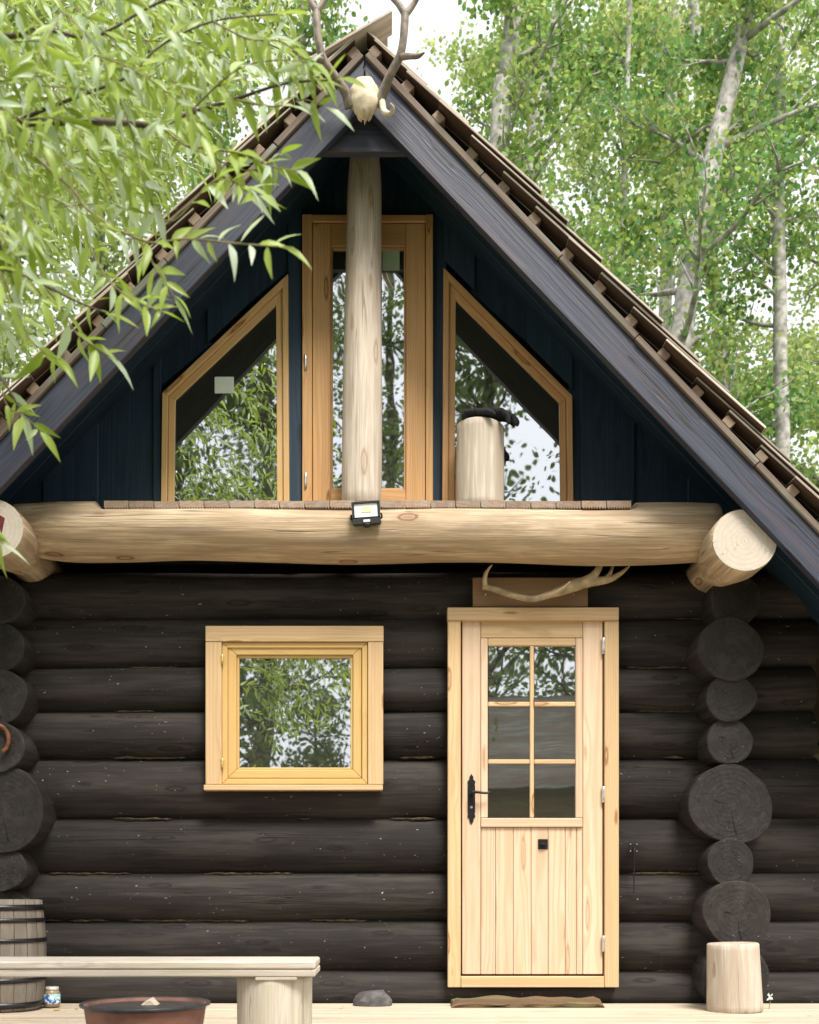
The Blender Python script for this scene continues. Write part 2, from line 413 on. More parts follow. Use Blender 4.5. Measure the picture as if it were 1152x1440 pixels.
M['antler_tip'] = plain('antler_above_door', (.36, .27, .16), .55, var=.35, scale=18, bump=.4)
M['black_plastic'] = plain('black_plastic', (.018, .02, .022), .5, bump=.08, scale=60)
M['lamp_glass'] = plain('lamp_reflector', (.80, .82, .80), .12, var=.03, scale=8, bump=0)
M['led'] = plain('led_yellow', (.80, .72, .45), .35, var=.08, bump=0)
M['sensor'] = plain('sensor_white', (.72, .74, .78), .25, var=.05, bump=0)
M['glove'] = plain('black_knit_glove', (.016, .016, .02), .9, var=.4, scale=90, bump=.6)
M['paper'] = plain('paper', (.66, .72, .66), .8, var=.04, bump=0)
M['paper_green'] = plain('paper_green', (.36, .47, .34), .8, var=.06, bump=0)
M['rust_bowl'] = plain('rusty_bowl', (.13, .062, .045), .7, .2, var=.35, scale=9, bump=.3)
M['bowl_rim'] = plain('dark_bowl_rim', (.03, .033, .038), .4, .5, var=.4, scale=14, bump=.2)
M['ash'] = plain('ash', (.12, .115, .11), .95, var=.5, scale=30, bump=1)
M['leaf_dry'] = plain('dry_leaf', (.45, .32, .15), .8, var=.3, bump=.2)
M['rust'] = plain('rusty_iron', (.20, .075, .04), .8, .3, var=.4, scale=30, bump=.5)
M['redpaint'] = plain('red_paint', (.12, .014, .012), .6, var=.3, bump=.2)
M['stone'] = plain('grey_rock', (.085, .08, .078), .85, var=.4, scale=14, bump=.8)
M['foundation'] = plain('foundation_stone', (.20, .19, .18), .9, var=.35, scale=6, bump=.6)
M['inside'] = plain('dark_interior', (.05, .04, .032), .8, var=.3, scale=4, bump=0)
M['curtain'] = plain('green_curtain', (.03, .07, .045), .9, var=.2, scale=8, bump=.2)
M['jar_glass'] = plain('jar_glass', (.30, .22, .12), .15, var=.2, scale=10, bump=0)
M['jar_lid'] = plain('jar_lid', (.62, .60, .56), .4, .3, bump=0)
def jar_label():
    m, nt, b, _ = newmat('jar_label'); k = N(nt); tc = k.n('ShaderNodeTexCoord').outputs['Object']
    v = k.noise(tc, 42, 2); c = k.mix(k.ramp(v, .44, .5), (.05, .12, .42), (.34, .66, .74)); c = k.mix(k.ramp(k.noise(tc, 60, 1), .56, .6), c, (.85, .85, .9))
    nt.links.new(c, b.inputs['Base Color']); b.inputs['Roughness'].default_value = .4; return m
M['jar_label'] = jar_label()

def glass(name, refl=.5, tint=(.42, .46, .40)):
    m = bpy.data.materials.new(name); m.use_nodes = True; nt = m.node_tree; nt.nodes.clear(); k = N(nt)
    out = k.n('ShaderNodeOutputMaterial'); tr = k.n('ShaderNodeBsdfTransparent'); tr.inputs[0].default_value = (*tint, 1)
    gl = k.n('ShaderNodeBsdfGlossy'); gl.inputs['Roughness'].default_value = 0.012; gl.inputs['Color'].default_value = (.92, .95, 1, 1)
    tc = k.n('ShaderNodeTexCoord').outputs['Object']; nz = k.noise(tc, 3.0, 1)
    nt.links.new(k.bump(nz, .05, .02), gl.inputs['Normal'])
    fr = k.n('ShaderNodeLayerWeight'); fr.inputs['Blend'].default_value = .25
    f = k.math('MULTIPLY_ADD', fr.outputs['Fresnel'], .6, refl)
    mx = k.n('ShaderNodeMixShader'); nt.links.new(f, mx.inputs[0]); nt.links.new(tr.outputs[0], mx.inputs[1]); nt.links.new(gl.outputs[0], mx.inputs[2])
    df = k.n('ShaderNodeBsdfDiffuse'); df.inputs[0].default_value = (.42, .43, .34, 1)            # painted haze: olive diffuse mixed in to lift the dark panes
    m2 = k.n('ShaderNodeMixShader'); m2.inputs[0].default_value = .045; nt.links.new(mx.outputs[0], m2.inputs[1]); nt.links.new(df.outputs[0], m2.inputs[2]); nt.links.new(m2.outputs[0], out.inputs[0])
    return m
M['glass'] = glass('window_glass', .56)

def leafmat(name, cols, trans=.45, rough=.45):
    """cols: list of (pos, colour) along the per-leaf random value"""
    m = bpy.data.materials.new(name); m.use_nodes = True; nt = m.node_tree; nt.nodes.clear(); k = N(nt)
    out = k.n('ShaderNodeOutputMaterial'); a = k.n('ShaderNodeAttribute', attribute_name='leafc').outputs['Fac']
    oi = k.n('ShaderNodeObjectInfo').outputs['Random']
    f = k.math('FRACT', k.math('ADD', a, k.math('MULTIPLY', oi, 5.37)))
    cr = k.n('ShaderNodeValToRGB'); el = cr.color_ramp.elements
    while len(el) < len(cols): el.new(.5)
    for e, (p, c) in zip(el, cols): e.position = p; e.color = (*c, 1)
    nt.links.new(f, cr.inputs[0])
    b = k.n('ShaderNodeBsdfPrincipled'); nt.links.new(cr.outputs[0], b.inputs['Base Color']); b.inputs['Roughness'].default_value = rough; b.inputs['Specular IOR Level'].default_value = .35
    t = k.n('ShaderNodeBsdfTranslucent'); nt.links.new(k.mix(1.0, cr.outputs[0], (1.0, 1.0, .7), 'MULTIPLY'), t.inputs[0])
    mx = k.n('ShaderNodeMixShader'); mx.inputs[0].default_value = trans
    nt.links.new(b.outputs[0], mx.inputs[1]); nt.links.new(t.outputs[0], mx.inputs[2]); nt.links.new(mx.outputs[0], out.inputs[0])
    return m
M['willow_leaf'] = leafmat('willow_leaf', [(0, (.24, .34, .04)), (.35, (.37, .48, .10)), (.62, (.35, .46, .10)), (.8, (.46, .58, .36)), (1, (.60, .70, .60))], .5, .35)
M['aspen_leaf'] = leafmat('aspen_leaf', [(0, (.11, .25, .10)), (.4, (.22, .37, .12)), (.75, (.34, .45, .14)), (1, (.40, .46, .18))], .58)
M['far_leaf'] = leafmat('far_leaf', [(0, (.30, .42, .16)), (.5, (.42, .53, .23)), (1, (.53, .58, .28))], .58)
M['dark_leaf'] = leafmat('dark_leaf', [(0, (.08, .14, .04)), (.5, (.13, .20, .06)), (1, (.20, .26, .09))], .4)

def ground_mat():
    m, nt, b, _ = newmat('grass_ground'); k = N(nt); tc = k.n('ShaderNodeTexCoord').outputs['Object']
    c = k.mix(k.ramp(k.noise(tc, .8, 5), .35, .65), (.045, .075, .02), (.09, .11, .035)); c = k.mix(k.ramp(k.noise(tc, 9, 3), .5, .7, 0, .5), c, (.11, .085, .045))
    nt.links.new(c, b.inputs['Base Color']); b.inputs['Roughness'].default_value = .95
    nt.links.new(k.bump(k.noise(tc, 30, 4), .8, .05), b.inputs['Normal']); return m
M['ground'] = ground_mat()

# ------------------------------------------------------------------ setting: ground, deck
GZ = -0.75
tag(mk('ground', [(-400, -400, GZ), (400, -400, GZ), (400, 400, GZ), (-400, 400, GZ)], [[0, 1, 2, 3]], M['ground'], origin=(0, 0, GZ)), kind='structure')

deck = bpy.data.objects.new('deck', None); COL.objects.link(deck); deck.location = (0, -1.5, GZ); WL['deck'] = Vector((0, -1.5, GZ)); tag(deck, kind='structure')
yy = -0.005; i = 0
while yy > -3.1:
    w = .145
    bbox_board('plank', -4.2, 4.2, yy - w, yy, -.032 + rnd.uniform(-.0015, .0), 0 + rnd.uniform(-.0015, 0), M['deck'], deck, 'x', .004)
    yy -= w + .008; i += 1
for x in (-4.0, -2.4, -.8, .8, 2.4, 4.0):
    bbox_board('joist', x - .04, x + .04, -3.1, -.02, -.18, -.034, M['underroof'], deck, 'y')
    for y in (-2.9, -.25):
        bbox_board('post', x - .06, x + .06, y - .06, y + .06, GZ - .05, -.182, M['underroof'], deck, 'z')

# ------------------------------------------------------------------ the cabin
SLOPE = 1.05; TH = math.atan(SLOPE); CT, ST = math.cos(TH), math.sin(TH)
APZ = 4.598                       # lower edge of the barge boards at the ridge
YF, YB = -0.60, 4.75              # front and back of the roof
cabin = thing('log_cabin', 'black log cabin with steep shingled gable roof and pale pine windows', 'cabin', (0, 2.2, GZ))

def roofpt(side, u, n, y):
    """u metres down the slope from the ridge, n metres out from the lower edge of the barge board"""
    return Vector((side * (u * CT + n * ST), y, APZ - u * ST + n * CT))
DN = {s: Vector((s * CT, 0, -ST)) for s in (-1, 1)}; NRM = {s: Vector((s * ST, 0, CT)) for s in (-1, 1)}

# foundation and interior
bbox_board('foundation', -2.15, 2.15, .02, 4.5, GZ - .05, -.04, M['foundation'], cabin, 'x', .02)
bbox_board('floor', -1.85, 1.85, .3, 4.2, -.02, .02, M['inside'], cabin, 'x')
bbox_board('upper_floor', -1.85, 1.85, .3, 4.2, 2.56, 2.62, M['inside'], cabin, 'x')

# openings in the front log wall (wall plane y = 0)
def R_(px0, px1, py0, py1, y=0.0):
    a, b = P(px0, py1, y), P(px1, py0, y); return a.x, b.x, a.z, b.z
WX0, WX1, WZ0, WZ1 = R_(300, 529, 890, 1103)
DX0, DX1, DZ0, DZ1 = R_(640, 862, 864, 1380)
seams = [800, 865, 935, 997, 1063, 1150, 1228, 1295, 1367, 1425]
for i in range(len(seams) - 1):
    zt, zb = P(0, seams[i], 0).z, P(0, seams[i + 1], 0).z
    if i == 8: zb = -.06
    zc = (zt + zb) / 2; r = (zt - zb) / 2 * 1.15; yc = .012 + r
    xl, xr = -2.45 + rnd.uniform(-.06, .06), 2.545 + rnd.uniform(-.015, .015) + (.06 if i > 3 else 0)
    cuts = []
    for (a, b, z0, z1) in ((WX0, WX1, WZ0, WZ1), (DX0, DX1, DZ0, DZ1)):
        if zt <= z0 + .012 or zb >= z1 - .012: continue
        cuts.append((a, b, z0, z1))
    sd = rnd.uniform(0, 100); sl = rnd.uniform(-.006, .006)
    segs, x = [], xl
    notch = []
    for (a, b, z0, z1) in cuts:
        if zb >= z0 - .02 and zt <= z1 + .02: segs.append((x, a)); x = b
        else: notch.append((a, b, z0, z1))
    segs.append((x, xr))
    for (a, b) in segs:
        nn = [q for q in notch if q[0] > a - .01 and q[1] < b + .01]
        ex = []
        for q in nn:
            for xx in (q[0] - .001, q[0] + .001, q[1] - .001, q[1] + .001): ex.append((xx - a) / (b - a))
        def cl(p, nn=nn, zc=zc):
            for q in nn:
                if q[0] <= p.x <= q[1]:
                    if zc > q[3] or (zc + .0 > (q[2] + q[3]) / 2): p = Vector((p.x, p.y, max(p.z, q[3])))
                    else: p = Vector((p.x, p.y, min(p.z, q[2])))
            return p
        log('log', (a, yc, zc - sl), (b, yc, zc + sl), r, M['dark_log'], cabin, rings=max(4, int((b - a) * 5)), seg=30, wob=.034, seed=sd, clamp=cl if nn else None, extra_t=ex)

# side wall logs with their ends showing at the corners
YE = -.14
right_ends = [(1035, 845, 37), (1029, 912, 45.5), (1029, 980, 35), (1026, 1042, 33), (1027, 1131, 58), (1027, 1214, 34), (1037, 1287, 48), (1034, 1372, 49)]
left_ends = [(0, 842, 34), (-3, 909, 37), (-6, 980, 42), (-3, 1050, 36), (3, 1140, 60), (2, 1222, 34), (4, 1290, 40), (2, 1370, 46)]
for lst, side in ((right_ends, 1), (left_ends, -1)):
    for j, (px, py, rp) in enumerate(lst):
        ye = YE + rnd.uniform(-.025, .02)
        if side < 0 and j >= 6: ye = -.06
        c = P(px, py, ye); r = rp / S(ye)
        fl = rnd.uniform(0, 6.28); am = rnd.uniform(.01, .045) if rp < 55 else .06
        lg = log('side_log', (c.x, ye, c.z), (c.x + rnd.uniform(-.02, .02), 4.75, c.z), r, M['dark_end'], cabin, rings=8, seg=44, wob=.05, chamfer=.005,
            shape=lambda a, t, fl=fl, am=am: 1 + am * math.cos(2 * a + fl) + am * .5 * math.cos(3 * a + fl * 2))
        if (side > 0 and j in (3, 4, 6)) or (side < 0 and j in (2, 4)):      # drying cracks in the end grain
            for (ang, ln) in ((-1.57 + rnd.uniform(-.15, .25), .8), (rnd.uniform(0, 3), .35)):
                d_ = Vector((math.cos(ang), 0, math.sin(ang))); n_ = Vector((-d_.z, 0, d_.x)); o_ = Vector((c.x, ye - .0012, c.z)) + d_ * r * .12; e_ = o_ + d_ * r * ln * .78
                mid = o_.lerp(e_, .6) + n_ * rnd.uniform(-.006, .006)
                prism('crack', [o_, mid + n_ * .0022, e_ + n_ * .004, e_ - n_ * .004, mid - n_ * .0022], (0, .004, 0), M['crack'], lg, along=d_, bevel=.0003)
M['chink'] = plain('moss_chinking', (.05, .036, .018), .95, var=.5, scale=40, bump=1.0)
for i in range(1, len(seams) - 1):
    z = P(0, seams[i], 0).z
    for _ in range(7):
        xa = rnd.uniform(-1.85, 1.8); L = rnd.uniform(.08, .5); xb = min(xa + L, 2.4)
        if any(z0 - .1 < z < z1 + .08 and xb > a - .03 and xa < b + .03 for (a, b, z0, z1) in ((WX0 - .05, WX1 + .05, WZ0 - .05, WZ1 + .05), (DX0 - .05, DX1 + .05, DZ0 - .1, DZ1 + .05))): continue
        n = max(3, int(L / .03)); pts = [(xa + (xb - xa) * q / n, .080 + rnd.uniform(-.006, .004), z + rnd.uniform(-.003, .003), .001 if q in (0, n) else rnd.uniform(.004, .010)) for q in range(n + 1)]
        tube('chinking', pts, M['chink'], cabin, 6, 1)
# back wall
for j in range(10):
    log('back_log', (-2.4, 4.5, .1 + j * .265), (2.4, 4.5, .1 + j * .265), .14, M['dark_log'], cabin, rings=4, seg=14)

# purlins carrying the roof, pale cut ends
for side, (px, py) in ((1, (1047, 760)), (-1, (-11, 743))):
    c = P(px, py, -.55)
    pb = Vector((c.x, 4.6, c.z))
    pu = log('purlin', c, pb, 163e-3 if side > 0 else .158, M['pale_log'], cabin, rings=60, seg=40, wob=.02, chamfer=.006,
        shape=lambda a, t: (1 + .03 * math.cos(2 * a + .6)) * (1 - .30 * min(1, max(0, (t - .035) / .05))))
    # sawn face
    q = P(px, py, -.552)
    V = [q]; G = [Vector((0, 0, 0))]
    for k in range(40):
        a = 2 * math.pi * k / 40; rr = (.1615 if side > 0 else .1565) * (1 + .03 * math.cos(2 * a + .6)) * .985
        V.append(q + Vector((math.cos(a) * rr, -.003, math.sin(a) * rr))); G.append(Vector((0, math.cos(a) * rr, math.sin(a) * rr)))
    V[0] = q + Vector((0, -.003, 0)); nv = len(V)
    V += [v + Vector((0, .02, 0)) for v in V]; G += G
    F = [[0, 1 + k, 1 + (k + 1) % 40] for k in range(40)] + [[1 + k, nv + 1 + k, nv + 1 + (k + 1) % 40, 1 + (k + 1) % 40] for k in range(40)]
    sf = mk('sawn_face', V, F, M['cut_face'], pu, gc=G)
    if side < 0:
        cc = P(2, 745, -.556)
        prism('red_mark', [cc + Vector(v) for v in ((-.05, 0, -.05), (-.02, 0, -.06), (.0, 0, -.03), (.012, 0, .03), (.018, 0, .06), (-.005, 0, .075), (-.03, 0, .05))], (0, .003, 0), M['redpaint'], pu, along=Z, bevel=.001)

# beam log across the front
PLZ = 2.66
pxl, pxr = P(146, 0, -.33).x, P(888, 0, -.33).x
def bclamp(p):
    if pxl - .01 < p.x < pxr + .01 and p.z > PLZ - .001: return Vector((p.x, p.y, PLZ - .001))
    return p
b0, b1 = P(22, 746, -.2), P(1006, 752, -.2)
beam = log('beam', b0, b1, .160, M['pale_log'], cabin, rings=60, seg=44, wob=.035, seed=11.3, clamp=bclamp, chamfer=.01,
    shape=lambda a, t: (1 + .05 * math.sin(t * 17) * math.cos(a - 4.2)) * (1 - .16 * math.exp(-(t / .05) ** 2)) * (1 - .06 * math.exp(-((1 - t) / .05) ** 2)))
# balcony planks: ribbed decking boards laid ribs down, ends showing
cur = pxl; wpl = (pxr - pxl) / 21
for i in range(21):
    a, b = cur + .002, cur + wpl - .0025; cur += wpl
    y0 = -.335 + rnd.uniform(-.006, .006); zt = 2.701 + rnd.uniform(-.002, .002); nr = 9
    prof = [(a, zt), (b, zt)]
    for q in range(nr):
        w_ = (b - a) / nr; xa = b - q * w_
        prof += [(xa, PLZ), (xa - w_ * .5, PLZ), (xa - w_ * .5, PLZ + .007), (xa - w_, PLZ + .007)]
    prof.append((a, PLZ))
    V = [Vector((x, y0, z)) for x, z in prof] + [Vector((x, -.085, z)) for x, z in prof]; n = len(prof)
    F = [list(range(n))] + [[k, (k + 1) % n, n + (k + 1) % n, n + k][::-1] for k in range(n)] + [[n + k for k in reversed(range(n))]]
    off = pith(); G = [Vector((v.y, v.x, v.z)) + off for v in V]
    mk('balcony_plank', V, F, M['balcony'], cabin, gc=G)

# gable boards, overlapping, cut round the glazing
GY = 0.0
def zsof(x): return APZ + .165 / CT - SLOPE * abs(x) + .02
LWT = [P(228, 552, GY), P(405, 385, GY)]; RWT = [P(624, 375, GY), P(805, 556, GY)]
DWT = P(425, 302, GY).z
def bot(x):
    for (p, q) in (LWT, RWT):
        if p.x - 1e-4 <= x <= q.x + 1e-4: return p.z + (q.z - p.z) * (x - p.x) / (q.x - p.x) + .03
    if P(425, 0, GY).x - 1e-4 <= x <= P(608, 0, GY).x + 1e-4: return DWT - .03
    return 2.60
edges = [-80, -12, 62, 140, 216, 228, 292, 350, 405, 425, 470, 516, 560, 608, 624, 668, 741, 805, 815, 892, 966, 1040, 1112]
ex = [P(e, 0, GY).x for e in edges]; ex[edges.index(516)] = 0.0
for i in range(len(ex) - 1):
    a, b = ex[i], ex[i + 1]; lap = .0
    yo = -.022 if i % 2 == 0 else 0.0
    za, zb_ = bot(a + 1e-3), bot(b - 1e-3)
    if zsof((a + b) / 2) < max(za, zb_) + .02: continue
    ta, tb = max(zsof(a), za + .01), max(zsof(b), zb_ + .01)
    lap = .018 if yo == 0 else -.0015
    a2, b2 = a - lap, b + lap
    prism('gable_board', [Vector((a2, yo, za)), Vector((b2, yo, zb_)), Vector((b2, yo, tb)), Vector((a2, yo, ta))], (0, .03 if yo == 0 else .02, 0), M['dark_board'], cabin, along=Z, bevel=.004)
# back gable
prism('back_gable', [Vector((-2.4, 4.5, 2.5)), Vector((2.4, 4.5, 2.5)), Vector((0, 4.5, 4.95))], (0, .05, 0), M['dark_board'], cabin, along=Z)

# roof: sheathing, barge boards, strip, battens, shingles
EAVE = 4.25
roof = link('roof', None, cabin, Vector((0, 2.0, APZ)))
for side in (-1, 1):
    # sheathing boards run down the slope, first ones seen from below as the soffit
    y = YF + .05; first = 0
    while y < YB - .01:
        w = .2 if first < 4 else min(1.2, YB - y)
        c = roofpt(side, EAVE / 2 - .095, .180, y + w / 2)
        board('sheathing_board', c, (DN[side], Y, NRM[side]), (EAVE + .16, w - .004, .028), M['underroof'] if first >= 4 else M['dark_board'], roof)
        y += w; first += 1
    # barge board
    off = 0.0 if side > 0 else .0
    pl = [(0 if side > 0 else 0, 0), (EAVE, 0), (EAVE, .165), (0, .165)]
    u0, u1 = 0.0, EAVE
    def rp(u, n, y=YF): return roofpt(side, u, n, y)
    # plumb cut at the ridge (x = 0)
    ul = lambda n: -n * math.tan(TH)
    poly = [Vector((side * .0015, YF, APZ)), rp(EAVE, 0), rp(EAVE, .165), Vector((side * .0015, YF, APZ + .165 / CT))]
    prism('barge_board', poly, (0, .045, 0), M['barge'], roof, along=DN[side], bevel=.004, gcoff=Vector((3 if side > 0 else 9, .03, .06)))
    # lichen-grey strip above the barge board, several lengths end to end
    u = -.175
    while u < EAVE - .05:
        L = min(rnd.uniform(.45, .95), EAVE - u)
        c = roofpt(side, u + L / 2, .184 + rnd.uniform(-.002, .002), YF + .012 + rnd.uniform(-.004, .004))
        board('edge_strip', c, (DN[side], NRM[side], -Y), (L - .004, .032, .06), M['lichen'], roof, .003)
        u += L
    # battens under the shingles
    PIT = .235; nb = int(EAVE / PIT)
    for k in range(-1, nb + 1):
        u = .08 + k * PIT + rnd.uniform(-.012, .012)
        c = roofpt(side, u, .2235, (YF - .005 + YB) / 2)
        board('batten', c, (Y, DN[side], NRM[side]), (YB - YF + .02 + rnd.uniform(-.02, .02), .058, .044), M['batten'], roof, .003)
    # shingle courses: each shingle tilts, its tail resting on the next courses
    rest_V, rest_F, rest_G = [], [], []
    TILT = .053 / .66
    for k in range(-2, nb + 1):
        u_t = .04 + k * PIT; L = .66
        if k == -2: u_t = -.255 if side < 0 else -.272; L = .44
        y = YF - .045 + rnd.uniform(-.03, .02); row = 0
        while y < YB:
            w = rnd.uniform(.10, .15); Lr = L + rnd.uniform(-.03, .03); th = rnd.uniform(.009, .014)
            tl = TILT + rnd.uniform(-.004, .004)
            ax = (DN[side] + NRM[side] * tl).normalized(); nn = (NRM[side] - DN[side] * tl).normalized()
            uu = u_t
            c = roofpt(side, uu, .249 + rnd.uniform(0, .003), y + w / 2) + ax * (Lr / 2) + nn * (th / 2)
            if row < 3:
                o = board('shingle', c, (ax, Y, nn), (Lr, w - .004, th), M['shingle'], roof, .002, gcoff=pith())
                o.data.materials.append(M['underroof'])
                for pg in o.data.polygons:
                    if pg.normal.dot(nn) < -.8: pg.material_index = 1
            else:
                base = len(rest_V); off = pith()
                for (sx_, sy_, sz_) in ((-1, -1, -1), (1, -1, -1), (1, 1, -1), (-1, 1, -1), (-1, -1, 1), (1, -1, 1), (1, 1, 1), (-1, 1, 1)):
                    l = Vector((sx_ * Lr / 2, sy_ * (w - .004) / 2, sz_ * th / 2)); rest_V.append(c + ax * l.x + Y * l.y + nn * l.z); rest_G.append(l + off)
                hand = ax.cross(Y).dot(nn) > 0
                for f in ([0, 3, 2, 1], [4, 5, 6, 7], [0, 1, 5, 4], [2, 3, 7, 6], [1, 2, 6, 5], [3, 0, 4, 7]):
                    rest_F.append([base + q for q in (f if hand else f[::-1])])
            y += w; row += 1
    st = mk('shingle_field', rest_V, rest_F, M['shingle'], roof, gc=rest_G); tag(st, kind='stuff')
# ridge boards: left slope's top course runs on past the ridge, plus a cap on the right
y = YF - .06
for k in range(34):
    w = rnd.uniform(.12, .16)
    pa, pb_ = Vector((-.25 + rnd.uniform(-.02, .02), y + w / 2, 4.785 + rnd.uniform(0, .012))), Vector((.13 + rnd.uniform(-.03, .02), y + w / 2, 5.03 + rnd.uniform(0, .012)))
    ax = (pb_ - pa).normalized(); nn = Vector((-ax.z, 0, ax.x))
    o = board('ridge_shingle', (pa + pb_) / 2, (ax, Y, nn), ((pb_ - pa).length, w - .004, .014), M['shingle'], roof, .002)
    y += w
    if y > YB: break
# collar board in the peak
z0, z1 = P(0, 222, -.5).z, P(0, 168, -.5).z
def xin(z): return max((APZ + .02 - z) / SLOPE + .03, .01)
prism('collar_board', [Vector((-xin(z0), -.545, z0)), Vector((xin(z0), -.545, z0)), Vector((xin(z1), -.545, z1)), Vector((-xin(z1), -.545, z1))], (0, .04, 0), M['barge'], cabin, along=X)
# post in front of the upper door
pb, pt = P(508, 705, -.2), P(513, 205, -.2); pb.z = 2.703
log('gable_post', pb, (pt.x, pt.y, pt.z), .106, M['post_log'], cabin, rings=26, seg=30, wob=.03, seed=4.2,
    shape=lambda a, t: 1 - .10 * t - .20 * max(0, (t - .86) / .14) ** 1.5 + .03 * math.sin(t * 6))

# ------------------------------------------------------------------ glazing
def rect_board(nm, px0, px1, py0, py1, y, d, mat, par, along):
    x0, x1, z0, z1 = R_(px0, px1, py0, py1, y); return bbox_board(nm, x0, x1, y, y + d, z0, z1, mat, par, along)
def pane_poly(nm, pts, par): return prism(nm, pts, (0, .006, 0), M['glass'], par, along=Z, bevel=.0005)
BZ = 2.703
def offpoly(pts, d):
    """inset a clockwise/any convex outline (XZ) by d"""
    n = len(pts); c = sum(pts, Vector()) / n; lines = []
    for i in range(n):
        a, b = pts[i], pts[(i + 1) % n]; e = (b - a).normalized(); nr = Vector((-e.z, 0, e.x))
        if nr.dot(c - a) < 0: nr = -nr
        lines.append((a + nr * d, e))
    out = []
    for i in range(n):
        (a, e), (b, f) = lines[i - 1], lines[i]
        den = e.x * f.z - e.z * f.x; t = ((b.x - a.x) * f.z - (b.z - a.z) * f.x) / den
        out.append(a + e * t)
    return out
def poly_window(name, pts, parent, w1, w2, m1, m2, y):
    """outer casing and inner sash, each of mitred rails, and one pane; pts = outer outline at depth y"""
    xs = [p.x for p in pts]; ctr = Vector(((min(xs) + max(xs)) / 2, y, min(p.z for p in pts)))
    win = link(name, None, parent, ctr)
    in1 = offpoly(pts, w1); in2 = offpoly(in1, w2); n = len(pts)
    for i in range(n):
        j = (i + 1) % n; al = pts[j] - pts[i]
        prism('casing_rail', [pts[i], pts[j], in1[j], in1[i]], (0, .075, 0), m1, win, along=al, bevel=.003)
    in1b = [p + Vector((0, .02, 0)) for p in offpoly(pts, w1 + .0015)]; in2b = [p + Vector((0, .02, 0)) for p in in2]
    for i in range(n):
        j = (i + 1) % n; al = pts[j] - pts[i]
        prism('sash_rail', [in1b[i], in1b[j], in2b[j], in2b[i]], (0, .05, 0), m2, win, along=al, bevel=.003)
    pane_poly('pane', [p + Vector((0, .03, 0)) for p in offpoly(in2, -.004)], win)
    return win, in2
WY = -.05
def pz(px, py): return P(px, py, WY)
lp = [Vector((pz(226, 0).x, WY, BZ)), pz(228, 552), pz(405, 385), Vector((pz(407, 0).x, WY, BZ))]
win, in2 = poly_window('gable_window', lp, cabin, .032, .038, M['pine_mid'], M['pine_mid'], WY); win['label'] = 'slant-topped left gable window with white sticker'
a, b = P(302, 553, -.022), P(329, 530, -.022)
bbox_board('sticker', a.x, b.x, -.0235, -.021, a.z, b.z, M['paper'], win, 'x', .0005)
rp_ = [Vector((pz(622, 0).x, WY, BZ)), pz(624, 376), pz(805, 556), Vector((pz(807, 0).x, WY, BZ))]
win, in2 = poly_window('gable_window', rp_, cabin, .032, .038, M['pine'], M['pine'], WY); win['label'] = 'slant-topped right gable window behind the stump'
# upper glazed door
gd = link('gable_door', None, cabin, Vector((pz(516, 0).x, WY, BZ)))
x0, x1, zz0, zz1 = R_(425, 609, 301, 700, WY)
bbox_board('casing_rail', x0, x0 + .055, WY, WY + .07, BZ, zz1, M['pine'], gd, 'z'); bbox_board('casing_rail', x1 - .04, x1, WY, WY + .07, BZ, zz1, M['pine'], gd, 'z')
bbox_board('casing_rail', x0 + .056, x1 - .041, WY + .003, WY + .07, zz1 - .04, zz1 - .001, M['pine'], gd, 'x')
lx0, lx1 = x0 + .058, x1 - .043; lz1 = zz1 - .044; gx0, gx1 = pz(465, 0).x, pz(571, 0).x; gz1 = pz(0, 344).z; gz0 = pz(0, 687).z
LY = WY + .012
bbox_board('stile', lx0, gx0, LY, LY + .05, BZ + .004, lz1, M['pine'], gd, 'z'); bbox_board('stile', gx1, lx1, LY, LY + .05, BZ + .004, lz1, M['pine'], gd, 'z')
bbox_board('rail', gx0 + .001, gx1 - .001, LY + .002, LY + .05, gz1, lz1, M['pine'], gd, 'x'); bbox_board('rail', gx0 + .001, gx1 - .001, LY + .002, LY + .05, BZ + .004, gz0, M['pine'], gd, 'x')
for (a_, b_, c_, d_, al) in ((gx0, gx0 + .012, gz0, gz1, 'z'), (gx1 - .012, gx1, gz0, gz1, 'z'), (gx0 + .013, gx1 - .013, gz0, gz0 + .012, 'x'), (gx0 + .013, gx1 - .013, gz1 - .012, gz1, 'x')):
    bbox_board('glazing_bead', a_ + .0005, b_ - .0005, LY + .01, LY + .04, c_ + .0005, d_ - .0005, M['pine'], gd, al, .002)
pane_poly('pane', [Vector((gx0, LY + .022, gz0)), Vector((gx1, LY + .022, gz0)), Vector((gx1, LY + .022, gz1)), Vector((gx0, LY + .022, gz1))], gd)
a, b = P(538, 380, LY + .02), P(562, 352, LY + .02); bbox_board('sticker', a.x, b.x, LY + .019, LY + .0215, a.z, b.z, M['paper_green'], gd, 'x', .0005)
for py in (510, 676):
    c = pz(430, py); log('hinge', c + Vector((0, -.004, -.04)), c + Vector((0, -.004, .04)), .008, M['steel'], gd, rings=3, seg=10, wob=0, chamfer=.002)

